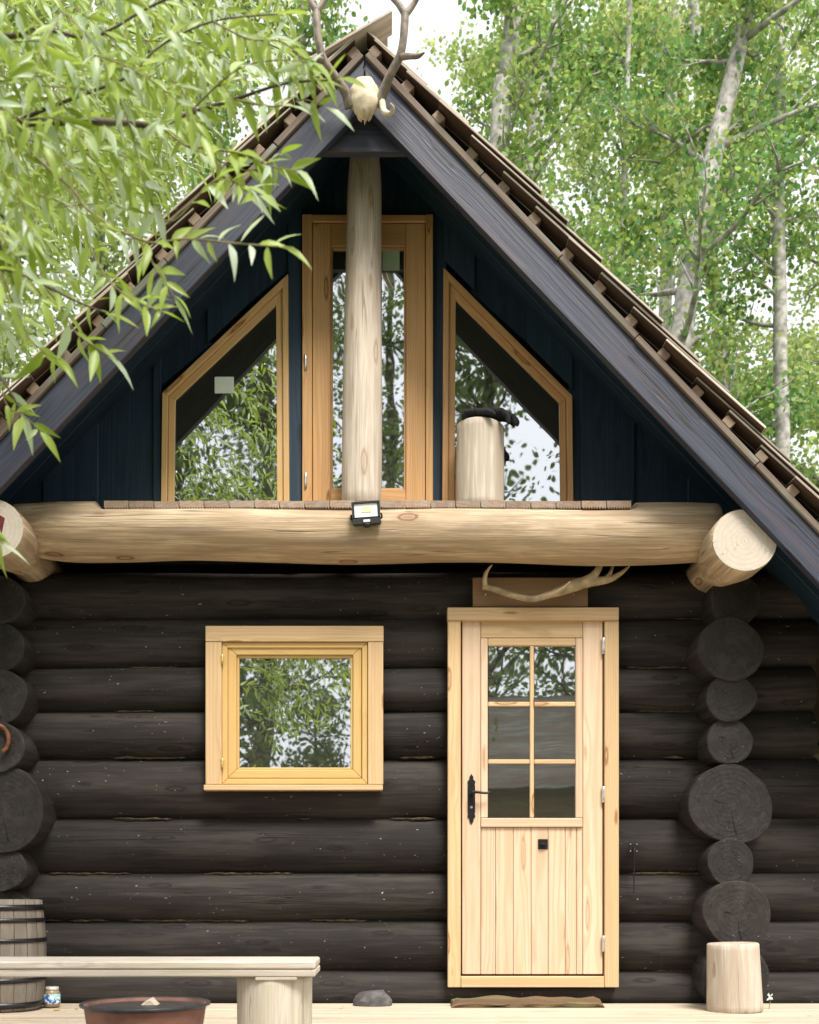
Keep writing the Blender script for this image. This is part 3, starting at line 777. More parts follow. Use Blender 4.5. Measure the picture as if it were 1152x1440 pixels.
# lower window
wy = -.055
w2 = link('window', None, cabin, P(414, 1110, wy)); w2['label'] = 'square yellow-framed window in the log wall'
rect_board('head_casing', 289, 539.5, 880, 902, wy - .004, .05, M['pine_light'], w2, 'x')
rect_board('side_casing', 289, 311.5, 902.5, 1103, wy, .05, M['pine_light'], w2, 'z'); rect_board('side_casing', 517.5, 539, 902.5, 1103, wy, .05, M['pine_light'], w2, 'z')
rect_board('sill', 286.5, 538.5, 1103.5, 1111, wy - .02, .07, M['pine_light'], w2, 'x')
for nm, (a_, b_, c_, d_), ins, yo in (('frame_rail', (312, 517, 903, 1103), 8, .012), ('sash_rail', (320.5, 508.5, 909, 1094.5), 12, .022)):
    x0, x1, z0, z1 = R_(a_, b_, c_, d_, wy + yo)
    pts = [Vector((x0, wy + yo, z0)), Vector((x0, wy + yo, z1)), Vector((x1, wy + yo, z1)), Vector((x1, wy + yo, z0))]; inn = offpoly(pts, ins / 252.)
    for i in range(4):
        j = (i + 1) % 4; prism(nm, [pts[i], pts[j], inn[j], inn[i]], (0, .05, 0), M['sash'], w2, along=pts[j] - pts[i], bevel=.004)
    if nm == 'sash_rail':
        in3 = [p + Vector((0, .012, 0)) for p in inn]; in4 = [p + Vector((0, .0, 0)) for p in offpoly(in3, .014)]
        for i in range(4):
            j = (i + 1) % 4; prism('glazing_bead', [in3[i], in3[j], in4[j], in4[i]], (0, .03, 0), M['sash'], w2, along=pts[j] - pts[i], bevel=.003)
        pane_poly('pane', [p + Vector((0, .012, 0)) for p in offpoly(in4, -.003)], w2)
for py in (927, 1073):
    c = P(313, py, wy); log('hinge', c + Vector((0, -.004, -.025)), c + Vector((0, -.004, .025)), .008, M['brass'], w2, rings=3, seg=10, wob=0, chamfer=.002)
# curtain inside on the left
cv, cf = [], []
x0c, x1c, z0c, z1c = R_(322, 352, 905, 1095, .1)
for k in range(25):
    x = x0c + (x1c - x0c) * k / 24; yv = .32 + .02 * math.sin(k * 1.9)
    cv += [Vector((x, yv, z0c)), Vector((x, yv, z1c)), Vector((x, yv + .004, z0c)), Vector((x, yv + .004, z1c))]
for k in range(24):
    cf += [[4 * k, 4 * k + 4, 4 * k + 5, 4 * k + 1], [4 * k + 2, 4 * k + 3, 4 * k + 7, 4 * k + 6]]
tag(mk('curtain', cv, cf, M['curtain'], smooth=True), 'dark green curtain at the left inside the square window', 'curtain')

# front door
dy = -.06
door = link('door', None, cabin, P(750, 1388, dy)); door['label'] = 'pale pine half-glazed door with six panes'
rect_board('head_casing', 629.5, 870.5, 854, 872, dy - .012, .07, M['pine_light'], door, 'x')
rect_board('side_casing', 630, 648, 872.5, 1388.5, dy, .06, M['pine_light'], door, 'z'); rect_board('side_casing', 850.5, 870.5, 872.5, 1388.5, dy, .06, M['pine_light'], door, 'z')
rect_board('threshold', 648.5, 850, 1373, 1388.5, dy + .004, .06, M['pine_light'], door, 'x')
ly = dy + .018
rect_board('stile', 650, 676, 873, 1370, ly, .045, M['door_pine'], door, 'z'); rect_board('stile', 820, 847.5, 873, 1370, ly, .045, M['door_pine'], door, 'z')
rect_board('rail', 676.5, 819.5, 873, 897, ly + .002, .043, M['pine_light'], door, 'x')
rect_board('inner_rail', 686.5, 809.5, 897.5, 908, ly - .004, .047, M['pine_light'], door, 'x'); rect_board('inner_rail', 676.5, 819.5, 1150.5, 1163, ly - .008, .05, M['door_pine'], door, 'x')
rect_board('inner_rail', 676.5, 686, 897.5, 1150, ly - .004, .047, M['door_pine'], door, 'z'); rect_board('inner_rail', 810, 819.5, 897.5, 1150, ly - .004, .047, M['door_pine'], door, 'z')
sx = [676.3, 697, 722, 747, 771, 795, 811, 819.7]
for a_, b_ in zip(sx[:-1], sx[1:]): rect_board('door_plank', a_ + .25, b_ - .25, 1163.5, 1370, ly + .006 + rnd.uniform(-.001, .001), .035, M['door_pine'], door, 'z')
rect_board('muntin', 745.5, 751, 908, 1150, ly - .001, .024, M['pine_light'], door, 'z')
for yv in (990, 1071):
    rect_board('muntin', 686.5, 745.2, yv - 3, yv + 3, ly + .001, .022, M['pine_light'], door, 'x'); rect_board('muntin', 751.3, 809.5, yv - 3, yv + 3, ly + .001, .022, M['pine_light'], door, 'x')
for (a_, b_) in ((687, 745), (751.5, 809.5)):
    for (c_, d_) in ((908.5, 987), (993.2, 1068), (1074.2, 1150)):
        x0, x1, z0, z1 = R_(a_, b_, c_, d_, ly + .012); pane_poly('pane', [Vector((x0, ly + .0135, z0)), Vector((x1, ly + .0135, z0)), Vector((x1, ly + .0135, z1)), Vector((x0, ly + .0135, z1))], door)
for py in (908, 1117, 1327):
    c = P(849, py, dy); log('hinge', c + Vector((0, .004, -.045)), c + Vector((0, .004, .045)), .009, M['steel'], door, rings=3, seg=10, wob=0, chamfer=.002)
# handle plate with pointed ends, knob, keyhole, chain
hc = P(663, 1124, ly); hw = .021; hh = .142
pl = [(0, hh), (.010, hh - .018), (.008, hh - .03), (hw, hh - .045), (hw - .004, hh - .06), (hw, hh - .07), (hw, -hh + .07), (hw - .004, -hh + .06), (hw, -hh + .045), (.008, -hh + .03), (.010, -hh + .018), (0, -hh)]
pl = pl + [(-x, z) for x, z in reversed(pl[1:-1])]
hp = prism('handle_plate', [hc + Vector((x, -.006, z)) for x, z in pl], (0, .006, 0), M['black_metal'], door, along=Z, bevel=.0015)
log('handle_boss', hc + Vector((.002, -.006, .034)), hc + Vector((.002, -.045, .034)), .012, M['black_metal'], door, rings=3, seg=14, wob=0, chamfer=.003)
tube('handle_lever', [(hc.x, hc.y - .04, hc.z + .034, .009), (hc.x + .03, hc.y - .046, hc.z + .036, .008), (hc.x + .07, hc.y - .045, hc.z + .031, .007), (hc.x + .10, hc.y - .044, hc.z + .034, .006)], M['black_metal'], door)
log('keyhole', hc + Vector((0, -.0095, -.045)), hc + Vector((0, -.004, -.045)), .007, M['steel'], door, rings=2, seg=12, wob=0, chamfer=.001)
rect_board('latch_plate', 757, 770.5, 1180, 1194, ly - .001, .006, M['black_metal'], door, 'x')
c = P(764, 1187, ly - .012); board('latch_plate', c, (X, Z, -Y), (.03, .012, .018), M['black_metal'], door)

# ------------------------------------------------------------------ things on and by the cabin
# skull cap with antlers at the peak
sk = P(513, 140, YF - .06); skull = thing('antler_skull_mount', 'pale skull with two branching antlers fixed at the roof peak', 'antlers', sk)
V, F, G = [], [], []
nu, nv = 20, 14
for j in range(nv + 1):
    t = j / nv
    for i2 in range(nu):
        a = 2 * math.pi * i2 / nu
        w = .080 * (math.sin(math.pi * min(1, t * .80 + .14)) ** .7) * (1 + .10 * t)
        jag = .013 * math.sin(a * 7) * (1 if t > .9 else 0)
        p = sk + Vector((math.cos(a) * w * .90, math.sin(a) * w * .7 - .005, .088 - t * .185 + jag + .006 * math.cos(2 * a)))
        p += Vector((1, 0, 0)) * (.010 * noise.noise(p * 25)) + Vector((0, -1, 0)) * (.012 * noise.noise(p * 18))
        V.append(p)
for j in range(nv):
    for i2 in range(nu):
        k2 = (i2 + 1) % nu; F.append([j * nu + i2, (j + 1) * nu + i2, (j + 1) * nu + k2, j * nu + k2])
F.append(list(range(nu))); F.append([nv * nu + i2 for i2 in reversed(range(nu))])
mk('skull_cap', V, F, M['bone'], skull, smooth=True)
def ap(px, py, dyy): return tuple(P(px, py, YF - .06 + dyy))
for sgn, cp in ((1, [(531, 150, 0, .026), (540, 128, -.03, .024), (549, 105, -.07, .021), (562, 80, -.10, .020), (567, 58, -.12, .019), (569, 35, -.13, .020), (570, 17, -.13, .019)]),
               (-1, [(492, 152, 0, .026), (486, 130, -.03, .024), (470, 106, -.07, .021), (455, 84, -.10, .020), (449, 62, -.12, .019), (446, 38, -.13, .019), (445, 12, -.13, .018)])):
    beamo = tube('antler', [(*ap(x, y, d), r) for x, y, d, r in cp], M['antler'], skull, 10, 5)
    e = cp[-1]; cxm = 1 if sgn > 0 else -1
    tube('tine', [(*ap(e[0], e[1] + 4, e[2]), .018), (*ap(e[0] - 10 , e[1] - 12, e[2]), .015), (*ap(e[0] - 22, e[1] - 26, e[2] + .02), .012), (*ap(e[0] - 34, e[1] - 60, e[2] + .05), .004)], M['antler'], beamo)
    tube('tine', [(*ap(e[0], e[1] + 4, e[2]), .018), (*ap(e[0] + 11, e[1] - 10, e[2]), .015), (*ap(e[0] + 20, e[1] - 28, e[2] - .02), .011), (*ap(e[0] + 26, e[1] - 62, e[2] - .05), .004)], M['antler'], beamo)
    m = cp[3]
    tube('tine', [(*ap(m[0], m[1], m[2]), .017), (*ap(m[0] + cxm * 14, m[1] - 1, m[2] - .03), .014), (*ap(m[0] + cxm * 26, m[1] - 1, m[2] - .06), .011), (*ap(m[0] + cxm * 35, m[1] - 6, m[2] - .09), .004)], M['antler'], beamo)
    if sgn < 0: continue
    bsx = 537 if sgn > 0 else 488
    tube('tine', [(*ap(bsx, 140, -.01), .018), (*ap(bsx + cxm * 3, 156, -.05), .015), (*ap(bsx + cxm * 12, 160, -.09), .012), (*ap(bsx + cxm * 16, 152, -.12), .009), (*ap(bsx + cxm * 12, 145, -.14), .003)], M['bone'] if sgn > 0 else M['antler'], beamo)
tube('hook', [(*ap(513, 112, .03), .004), (*ap(513, 104, -.005), .004), (*ap(513, 96, -.004), .004), (*ap(511, 95, .03), .004)], M['black_metal'], skull, 6)

# antler on its board above the door
am = thing('antler_board', 'single shed antler mounted on a brown board above the door', 'antler', P(746, 853, -.03))
x0, x1, z0, z1 = R_(665, 827, 812, 853.2, -.045); bbox_board('mounting_board', x0, x1, -.045, -.02, z0, z1, M['brown_board'], am, 'x')
def zp(x, y, d, r): return (*P(640 + x / 4.43, 780 + y / 4.43, d), r)
main = tube('antler', [zp(178, 200, -.075, .017), zp(250, 217, -.10, .016), zp(330, 245, -.12, .017), zp(410, 266, -.13, .017), zp(490, 275, -.14, .017), zp(570, 255, -.14, .019), zp(660, 225, -.13, .026), zp(740, 195, -.13, .033), zp(830, 160, -.13, .030), zp(880, 110, -.14, .022), zp(915, 40, -.15, .014), zp(930, -10, -.16, .004)], M['antler_tip'], am, 10, 5)
tube('tine', [zp(190, 205, -.075, .016), zp(186, 150, -.10, .014), zp(198, 105, -.13, .010), zp(232, 62, -.16, .003)], M['antler_tip'], main)
tube('tine', [zp(560, 262, -.14, .017), zp(630, 235, -.18, .012), zp(680, 205, -.21, .008), zp(716, 168, -.24, .003)], M['antler_tip'], main)
tube('tine', [zp(800, 180, -.13, .026), zp(890, 165, -.12, .024), zp(970, 150, -.11, .019), zp(1040, 110, -.10, .012), zp(1095, 62, -.10, .003)], M['antler_tip'], main)
tube('tine', [zp(930, 160, -.115, .018), zp(965, 120, -.11, .012), zp(985, 60, -.10, .008), zp(990, 30, -.10, .004)], M['antler_tip'], main)
for px in (683, 807):
    c = P(px, 836, -.046); log('screw', c, c + Vector((0, -.003, 0)), .006, M['steel'], am, rings=1, seg=10, wob=0, chamfer=.001)

# floodlight on the beam
fc = P(515, 721, -.405); fl = thing('floodlight', 'small black floodlight with motion sensor on the beam log', 'floodlight', fc)
tl = math.radians(-4); fx = Vector((math.cos(tl), 0, -math.sin(tl))); fz = Vector((math.sin(tl), -.05, math.cos(tl))).normalized(); fy = fz.cross(fx)
W_, H_ = .148, .118
bk = board('housing', fc + fy * .02, (fx, fz, -fy), (W_, H_, .03), M['black_plastic'], fl, .006)
for (cx, cz, sx_, sz_) in ((0, H_ / 2 - .006, W_, .012), (-W_ / 2 + .006, .014, .012, H_ - .042), (W_ / 2 - .006, .014, .012, H_ - .042), (0, -H_ / 2 + .0145, W_, .029)):
    board('bezel', fc + fx * cx + fz * cz - fy * .0005, (fx, fz, -fy), (sx_ - .0005, sz_ - .0005, .012), M['black_plastic'], fl, .002)
g = board('lamp_panel', fc + fz * .0165 + fy * .003, (fx, fz, -fy), (W_ - .025, H_ - .042, .004), M['lamp_glass'], fl, .001)
board('led_chip', fc + fz * .018 + fx * .002 - fy * .0004, (fx, fz, -fy), (.05, .03, .002), M['led'], fl, .0005)
board('sensor', fc - fz * (H_ / 2 - .014) - fy * .009, (fx, fz, -fy), (.036, .013, .008), M['sensor'], fl, .003)
lathe('sensor_dome', [(.004, -.012), (.017, -.008), (.022, .0), (.022, .006)], fc - fz * (H_ / 2 + .004) + fy * .008, M['black_plastic'], fl, 16)
for s_ in (-1, 1):
    tube('bracket', [(*(fc + fx * s_ * (W_ / 2 + .004) + fy * .02), .005), (*(fc + fx * s_ * (W_ / 2 + .006) + fy * .035 - fz * .02), .005), (*(fc + fx * s_ * .05 + fy * .065 - fz * .02), .005)], M['black_metal'], fl, 6)

# stump on the balcony and the glove on it
sb = P(675, 700, -.17); sb.z = 2.704; s1 = thing('wood_stump', 'pale peeled log stump standing on the balcony in front of right gable window', 'stump', sb)
ttop = P(675, 600, -.17).z
log('stump_body', sb, (sb.x + .003, sb.y, ttop), .128, M['stump'], s1, rings=12, seg=30, wob=.03, chamfer=.008, tilt1=.06, shape=lambda a, t: 1 + .02 * math.sin(t * 5))
gl = thing('glove', 'black knitted work glove lying on the balcony stump', 'glove', (sb.x, sb.y, ttop))
def gp(px, h, y): return (P(px, 0, y).x, y, ttop + h)
V, F, G = [], [], []
sp = spline([(*gp(653, .032, -.235), .026), (*gp(662, .034, -.235), .029), (*gp(676, .036, -.235), .033), (*gp(690, .036, -.235), .035), (*gp(700, .032, -.235), .030), (*gp(705, .028, -.235), .018)], 4)
tube_geo([p[:3] for p in sp], [p[3] for p in sp], 16, V, F, G)
for v in V:
    v.y = -.235 + (v.y + .235) * 1.75; v.z = max(ttop + .012 + (v.z - ttop) * .72 + .006 * noise.noise(v * 40), ttop + .013)
mk('palm', V, F, M['glove'], gl, gc=G, smooth=True)
for q, (yo, tx, th_) in enumerate(((-.185, 722, -.020), (-.215, 727, -.030), (-.245, 724, -.040), (-.275, 715, -.046))):
    tube('finger', [(*gp(694, .034, yo), .016), (*gp(704, .038, yo), .0165), (*gp(714 if q < 3 else 708, .026, yo - .012), .0155), (*gp(tx - 1, .0, yo - .03), .0145), (*gp(tx, th_ * .8, yo - .035), .012), (*gp(tx - 1, th_, yo - .035), .005)], M['glove'], gl, 10, 4)
tube('finger', [(*gp(672, .03, -.275), .016), (*gp(682, .024, -.30), .0155), (*gp(691, .012, -.315), .014), (*gp(697, .0, -.318), .006)], M['glove'], gl, 10, 4)
tube('cuff', [(*gp(657, .032, -.235), .029), (*gp(653, .032, -.235), .034), (*gp(650, .032, -.235), .031)], M['glove'], gl, 16, 3)

# barrel
bc = Vector((P(3, 0, -.31).x, -.315, 0)); bar = thing('wooden_barrel', 'grey wooden barrel with black hoops at the left corner of the wall', 'barrel', bc)
BH = .585
def brad(t): return .205 + .022 * math.sin(math.pi * min(1, max(0, t)))
prof = [(brad(0) - .02, 0.001), (brad(0), .012)] + [(brad(t), BH * t) for t in [i / 12 for i in range(1, 12)]] + [(brad(1), BH - .003), (brad(1) - .016, BH), (brad(1) - .022, BH - .03), (.01, BH - .03)]
nst = 20
V, G, F, sm = [], [], [], []
for s_ in range(nst):
    a0, a1 = 2 * math.pi * s_ / nst + .006, 2 * math.pi * (s_ + 1) / nst - .006; base = 0; VV, GG, FF = [], [], []; off = pith()
    for (r, z) in prof[:-1]:
        for k in range(4):
            a = a0 + (a1 - a0) * k / 3; VV.append(bc + Vector((math.cos(a) * r, math.sin(a) * r, z))); GG.append(Vector((z, math.cos(a) * r, math.sin(a) * r)) + off)
    n = len(prof) - 1
    for i2 in range(n - 1):
        for k in range(3): FF.append([i2 * 4 + k, i2 * 4 + k + 1, i2 * 4 + 4 + k + 1, i2 * 4 + 4 + k])
    mk('stave', VV, FF, M['barrel'], bar, gc=GG, smooth=True)
lathe('barrel_head', [(.01, BH - .05), (.19, BH - .05), (.19, BH - .032), (.01, BH - .032)], bc, M['barrel'], bar, 30)
lathe('barrel_core', [(.17, .004), (.19, .02), (.20, BH * .5), (.185, BH - .052)], bc, M['black_metal'], bar, 30)
for zc, hh_ in ((BH - .041, .030), (BH - .108, .022), (BH - .213, .022), (.165, .026), (.035, .03)):
    t0, t1 = (zc - hh_ / 2) / BH, (zc + hh_ / 2) / BH
    lathe('hoop', [(brad(t0) - .006, zc - hh_ / 2), (brad(t0) + .005, zc - hh_ / 2), (brad(t1) + .005, zc + hh_ / 2), (brad(t1) - .006, zc + hh_ / 2)], bc, M['hoop'], bar, 40)

# jar beside the barrel
jc = Vector((P(73, 0, -.22).x, -.22, 0.001)); jar = thing('glass_jar', 'small jar with blue and white label beside the barrel', 'jar', jc)
lathe('jar_body', [(.030, 0), (.042, .006), (.044, .02), (.044, .075), (.040, .088), (.034, .094)], jc, M['jar_glass'], jar, 24)
lathe('label_band', [(.0452, .022), (.0455, .023), (.0455, .072), (.0452, .073)], jc, M['jar_label'], jar, 24)
lathe('lid', [(.036, .0945), (.037, .096), (.037, .108), (.034, .111)], jc, M['jar_lid'], jar, 24)

# bench
by0, by1 = -1.90, -1.60
btz = P(0, 1352, by0).z; bth = .060
br = P(443, 0, by0).x; bl = br - 2.3
bench = thing('log_bench', 'grey weathered plank bench on round log legs', 'bench', ((br + bl) / 2, (by0 + by1) / 2, 0))
bbox_board('seat_plank', bl, br, by0, by1, btz - .030, btz, M['grey_plank'], bench, 'x', .006)
bbox_board('seat_plank', bl, br + .001, by0 + .003, by1 - .003, btz - bth, btz - .0315, M['grey_plank'], bench, 'x', .005)
lc = P(387, 0, -1.74)
for xx in (lc.x, bl + .3):
    log('leg', (xx, -1.745, 0.0), (xx, -1.745, btz - bth - .001), .148, M['grey_log'], bench, rings=10, seg=36, wob=.02, chamfer=.008)
bbox_board('wedge', lc.x - .06, lc.x + .10, by0 + .004, by0 + .05, btz - bth - .013, btz - bth - .0005, M['grey_plank'], bench, 'x', .003)

# fire bowl
fy_ = -2.28; fcx = P(205, 0, fy_).x; rz = P(0, 1409, fy_).z; fr_ = 90 / S(fy_)
bowl = thing('fire_bowl', 'rusty round fire bowl with dark rim in front of the bench', 'fire bowl', (fcx, fy_, 0))
lathe('bowl_body', [(fr_ * .74, 0.0), (fr_ * .78, .01), (fr_ * .93, rz - .02), (fr_ * .94, rz - .004), (fr_ * .91, rz - .004), (fr_ * .89, rz - .03), (fr_ * .74, .03), (.01, .03)], (fcx, fy_, 0), M['rust_bowl'], bowl, 56)
lathe('rim', [(fr_ * .93, rz - .016), (fr_ * 1.0, rz - .010), (fr_ * 1.005, rz - .004), (fr_ * .99, rz), (fr_ * .92, rz - .006), (fr_ * .90, rz - .02)], (fcx, fy_, 0), M['bowl_rim'], bowl, 56)
lathe('ash_bed', [(fr_ * .82, rz - .10), (fr_ * .86, rz - .055), (fr_ * .5, rz - .045), (.01, rz - .04)], (fcx, fy_, 0), M['ash'], bowl, 40, wob=.05)
# a scrap of wood and a dry leaf in it
c = Vector((fcx + .012, fy_ + .05, rz - .015))
ch = prism('wood_chunk', [c + Vector(v) for v in ((-.05, 0, -.03), (.045, 0, -.03), (.04, 0, -.012), (.012, 0, .001), (-.008, 0, .022), (-.022, 0, .014), (-.04, 0, .0))], (0, .05, 0), M['stump'], along=X, bevel=.004)
tag(ch, 'pale scrap of wood lying in the fire bowl', 'wood scrap')
c = Vector((fcx - .13, fy_ + .06, rz - .02))
tag(mk('dry_leaf', [c + Vector(v) for v in ((-.03, 0, -.02), (0, -.012, -.004), (.03, 0, -.012), (.004, .018, .004), (-.03, 0, -.024), (0, -.012, -.008), (.03, 0, -.016), (.004, .018, 0))], [[0, 1, 2, 3], [7, 6, 5, 4], [0, 4, 5, 1], [1, 5, 6, 2], [2, 6, 7, 3], [3, 7, 4, 0]], M['leaf_dry']), 'small brown dry leaf curled in the fire bowl', 'leaf')

# stump at the right corner
sc_ = Vector((P(1033, 0, -.38).x, -.385, 0)); s2 = thing('chopping_stump', 'pale upright stump standing on the deck below the right corner logs', 'stump', sc_)
log('stump_body', sc_, sc_ + Vector((-.01, 0, P(0, 1326, -.38).z)), .143, M['stump'], s2, rings=10, seg=32, wob=.025, r1=.131, chamfer=.006)
# mossy board by the door
mb = []
x0, x1 = P(635, 0, -.17).x, P(845, 0, -.17).x; n = 26
V, F, G = [], [], []
for i2 in range(n + 1):
    x = x0 + (x1 - x0) * i2 / n
    for (yv, zv) in ((-.24, .001), (-.245, .022), (-.22, .040), (-.12, .045), (-.10, .022), (-.10, .001)):
        j = .012 * noise.noise(Vector((x * 9, yv * 20, zv * 40))); V.append(Vector((x + (j * 2 if i2 in (0, n) else 0), yv + j, max(.001, zv + j * 1.4 - (.014 if i2 in (0, n) else 0))))); G.append(Vector((x, yv, zv)))
for i2 in range(n):
    for k in range(6):
        k2 = (k + 1) % 6; F.append([i2 * 6 + k, i2 * 6 + k2, i2 * 6 + 6 + k2, i2 * 6 + 6 + k])
F.append([k for k in reversed(range(6))]); F.append([n * 6 + k for k in range(6)])
tag(mk('step_board', V, F, M['mossy'], gc=G), 'rotten mossy brown board lying below the door', 'board')
# dark rock on the deck
c = Vector((P(524, 0, -.12).x, -.12, 0)); V = []; F = []
for j in range(6):
    for i2 in range(14):
        a = 2 * math.pi * i2 / 14; t = j / 5; rr = math.cos(t * math.pi / 2) ** .55
        p = Vector((math.cos(a) * .108 * rr, math.sin(a) * .07 * rr, .082 * math.sin(t * math.pi / 2) + .001)); p += p.normalized() * (.014 * noise.noise(p * 22)) if j else Vector()
        V.append(c + p)
for j in range(5):
    for i2 in range(14): F.append([j * 14 + i2, j * 14 + (i2 + 1) % 14, j * 14 + 14 + (i2 + 1) % 14, j * 14 + 14 + i2])
F.append(list(reversed(range(14)))); F.append([70 + i2 for i2 in range(14)])
tag(mk('rock', V, F, M['stone']), 'dark grey rock on the deck against the wall', 'rock')
# wall bracket with hanging hook rod
c = P(891, 1192, -.015); wh = thing('door_hook', 'small black hook plate with hanging rod on the wall right of the door', 'hook', c)
board('hook_plate', c, (X, Z, -Y), (.048, .05, .008), M['black_metal'], wh, .002)
for a_ in (-1, 1):
    for b_ in (-1, 1): log('screw', c + Vector((a_ * .018, -.004, b_ * .019)), c + Vector((a_ * .018, -.007, b_ * .019)), .004, M['steel'], wh, rings=1, seg=8, wob=0, chamfer=.0008)
tube('rod', [(c.x, c.y - .006, c.z, .006), (c.x - .001, c.y - .022, c.z - .02, .004), (c.x - .002, c.y - .024, c.z - .12, .0035), (c.x - .003, c.y - .022, c.z - .23, .0035), (c.x - .004, c.y - .03, c.z - .25, .005)], M['black_metal'], wh, 6)
# horseshoe on a left log end
hs_ = P(-4, 1040, -.182); V = []
tag(tube('horseshoe', [(hs_.x + math.cos(a) * .065, hs_.y - .004, hs_.z + math.sin(a) * .078, .011) for a in [math.radians(d) for d in range(-62, 243, 20)]], M['rust'], None, 8, 2), 'rusty horseshoe nailed to a left corner log end', 'horseshoe')
# bits on the deck
def deckleaf(px, py, yv, s, label, mat='leaf_dry', cat='leaf'):
    c = Vector((P(px, 0, yv).x, yv, .003)); a = rnd.uniform(0, 3)
    q = [Vector((math.cos(a + k * 1.57) * s * (1 if k % 2 == 0 else .45), math.sin(a + k * 1.57) * s * (1 if k % 2 == 0 else .45), .012 if k == 0 else (.004 if k != 2 else .0))) for k in range(4)]
    V = [c + p for p in q] + [c + p + Vector((0, 0, -.002)) for p in q]
    tag(mk('fallen_leaf', V, [[0, 1, 2, 3], [7, 6, 5, 4], [0, 4, 5, 1], [1, 5, 6, 2], [2, 6, 7, 3], [3, 7, 4, 0]], M[mat]), label, cat)
deckleaf(80, 0, -.36, .035, 'brown curled leaf on the deck in front of the small jar')
deckleaf(108, 0, -.30, .018, 'tiny dry leaf on the deck right of the small jar')
deckleaf(480, 0, -.28, .02, 'tiny dry leaf on the deck left of the dark rock')
# white tuft by the right stump
c = P(1083, 1402, -.28)
tf = thing('white_flower', 'tiny white flower sprig beside the right corner stump', 'flower', (c.x, c.y, 0))
tube('stem', [(c.x - .005, c.y, 0.0, .002), (c.x, c.y, c.z * .6, .002), (c.x, c.y, c.z, .0015)], M['twig'], tf, 5)
for k in range(7):
    a = k * .9; d = Vector((math.cos(a), -.3, math.sin(a))) * .02; p = Vector((c.x, c.y, c.z)) + Vector((rnd.uniform(-.008, .008), -.004, rnd.uniform(-.01, .012)))
    sd_ = d.cross(Y).normalized() * .005
    mk('petal', [p, p + d * .5 + sd_, p + d, p + d * .5 - sd_, p + Y * .001, p + d * .5 + sd_ + Y * .001, p + d + Y * .001, p + d * .5 - sd_ + Y * .001], [[0, 1, 2, 3], [7, 6, 5, 4], [0, 4, 5, 1], [1, 5, 6, 2], [2, 6, 7, 3], [3, 7, 4, 0]], M['paper'], tf)

# ------------------------------------------------------------------ trees
rg = np.random.default_rng(5)
def leaf_quads(C, size, rng, droop=.3):
    """folded diamond leaves at centres C (n,3) -> V, quads"""
    n = len(C)
    d = rng.normal(size=(n, 3)); d[:, 2] -= droop; d /= np.linalg.norm(d, axis=1)[:, None]
    a = rng.normal(size=(n, 3)); s = np.cross(d, a); s /= np.linalg.norm(s, axis=1)[:, None] + 1e-9; nn = np.cross(d, s)
    L = (size * rng.uniform(.7, 1.25, n))[:, None]
    rows = [C - d * L * .5]
    for (t, w, h) in ((-.18, .36, .07), (.16, .34, .06)): rows.append(C + d * L * t + s * L * w + nn * L * h)
    rows.append(C + d * L * .5)
    for (t, w, h) in ((.16, .34, .06), (-.18, .36, .07)): rows.append(C + d * L * t - s * L * w + nn * L * h)
    V = np.stack(rows, 1).reshape(-1, 3); Q = np.arange(6 * n).reshape(n, 6)
    return V, Q

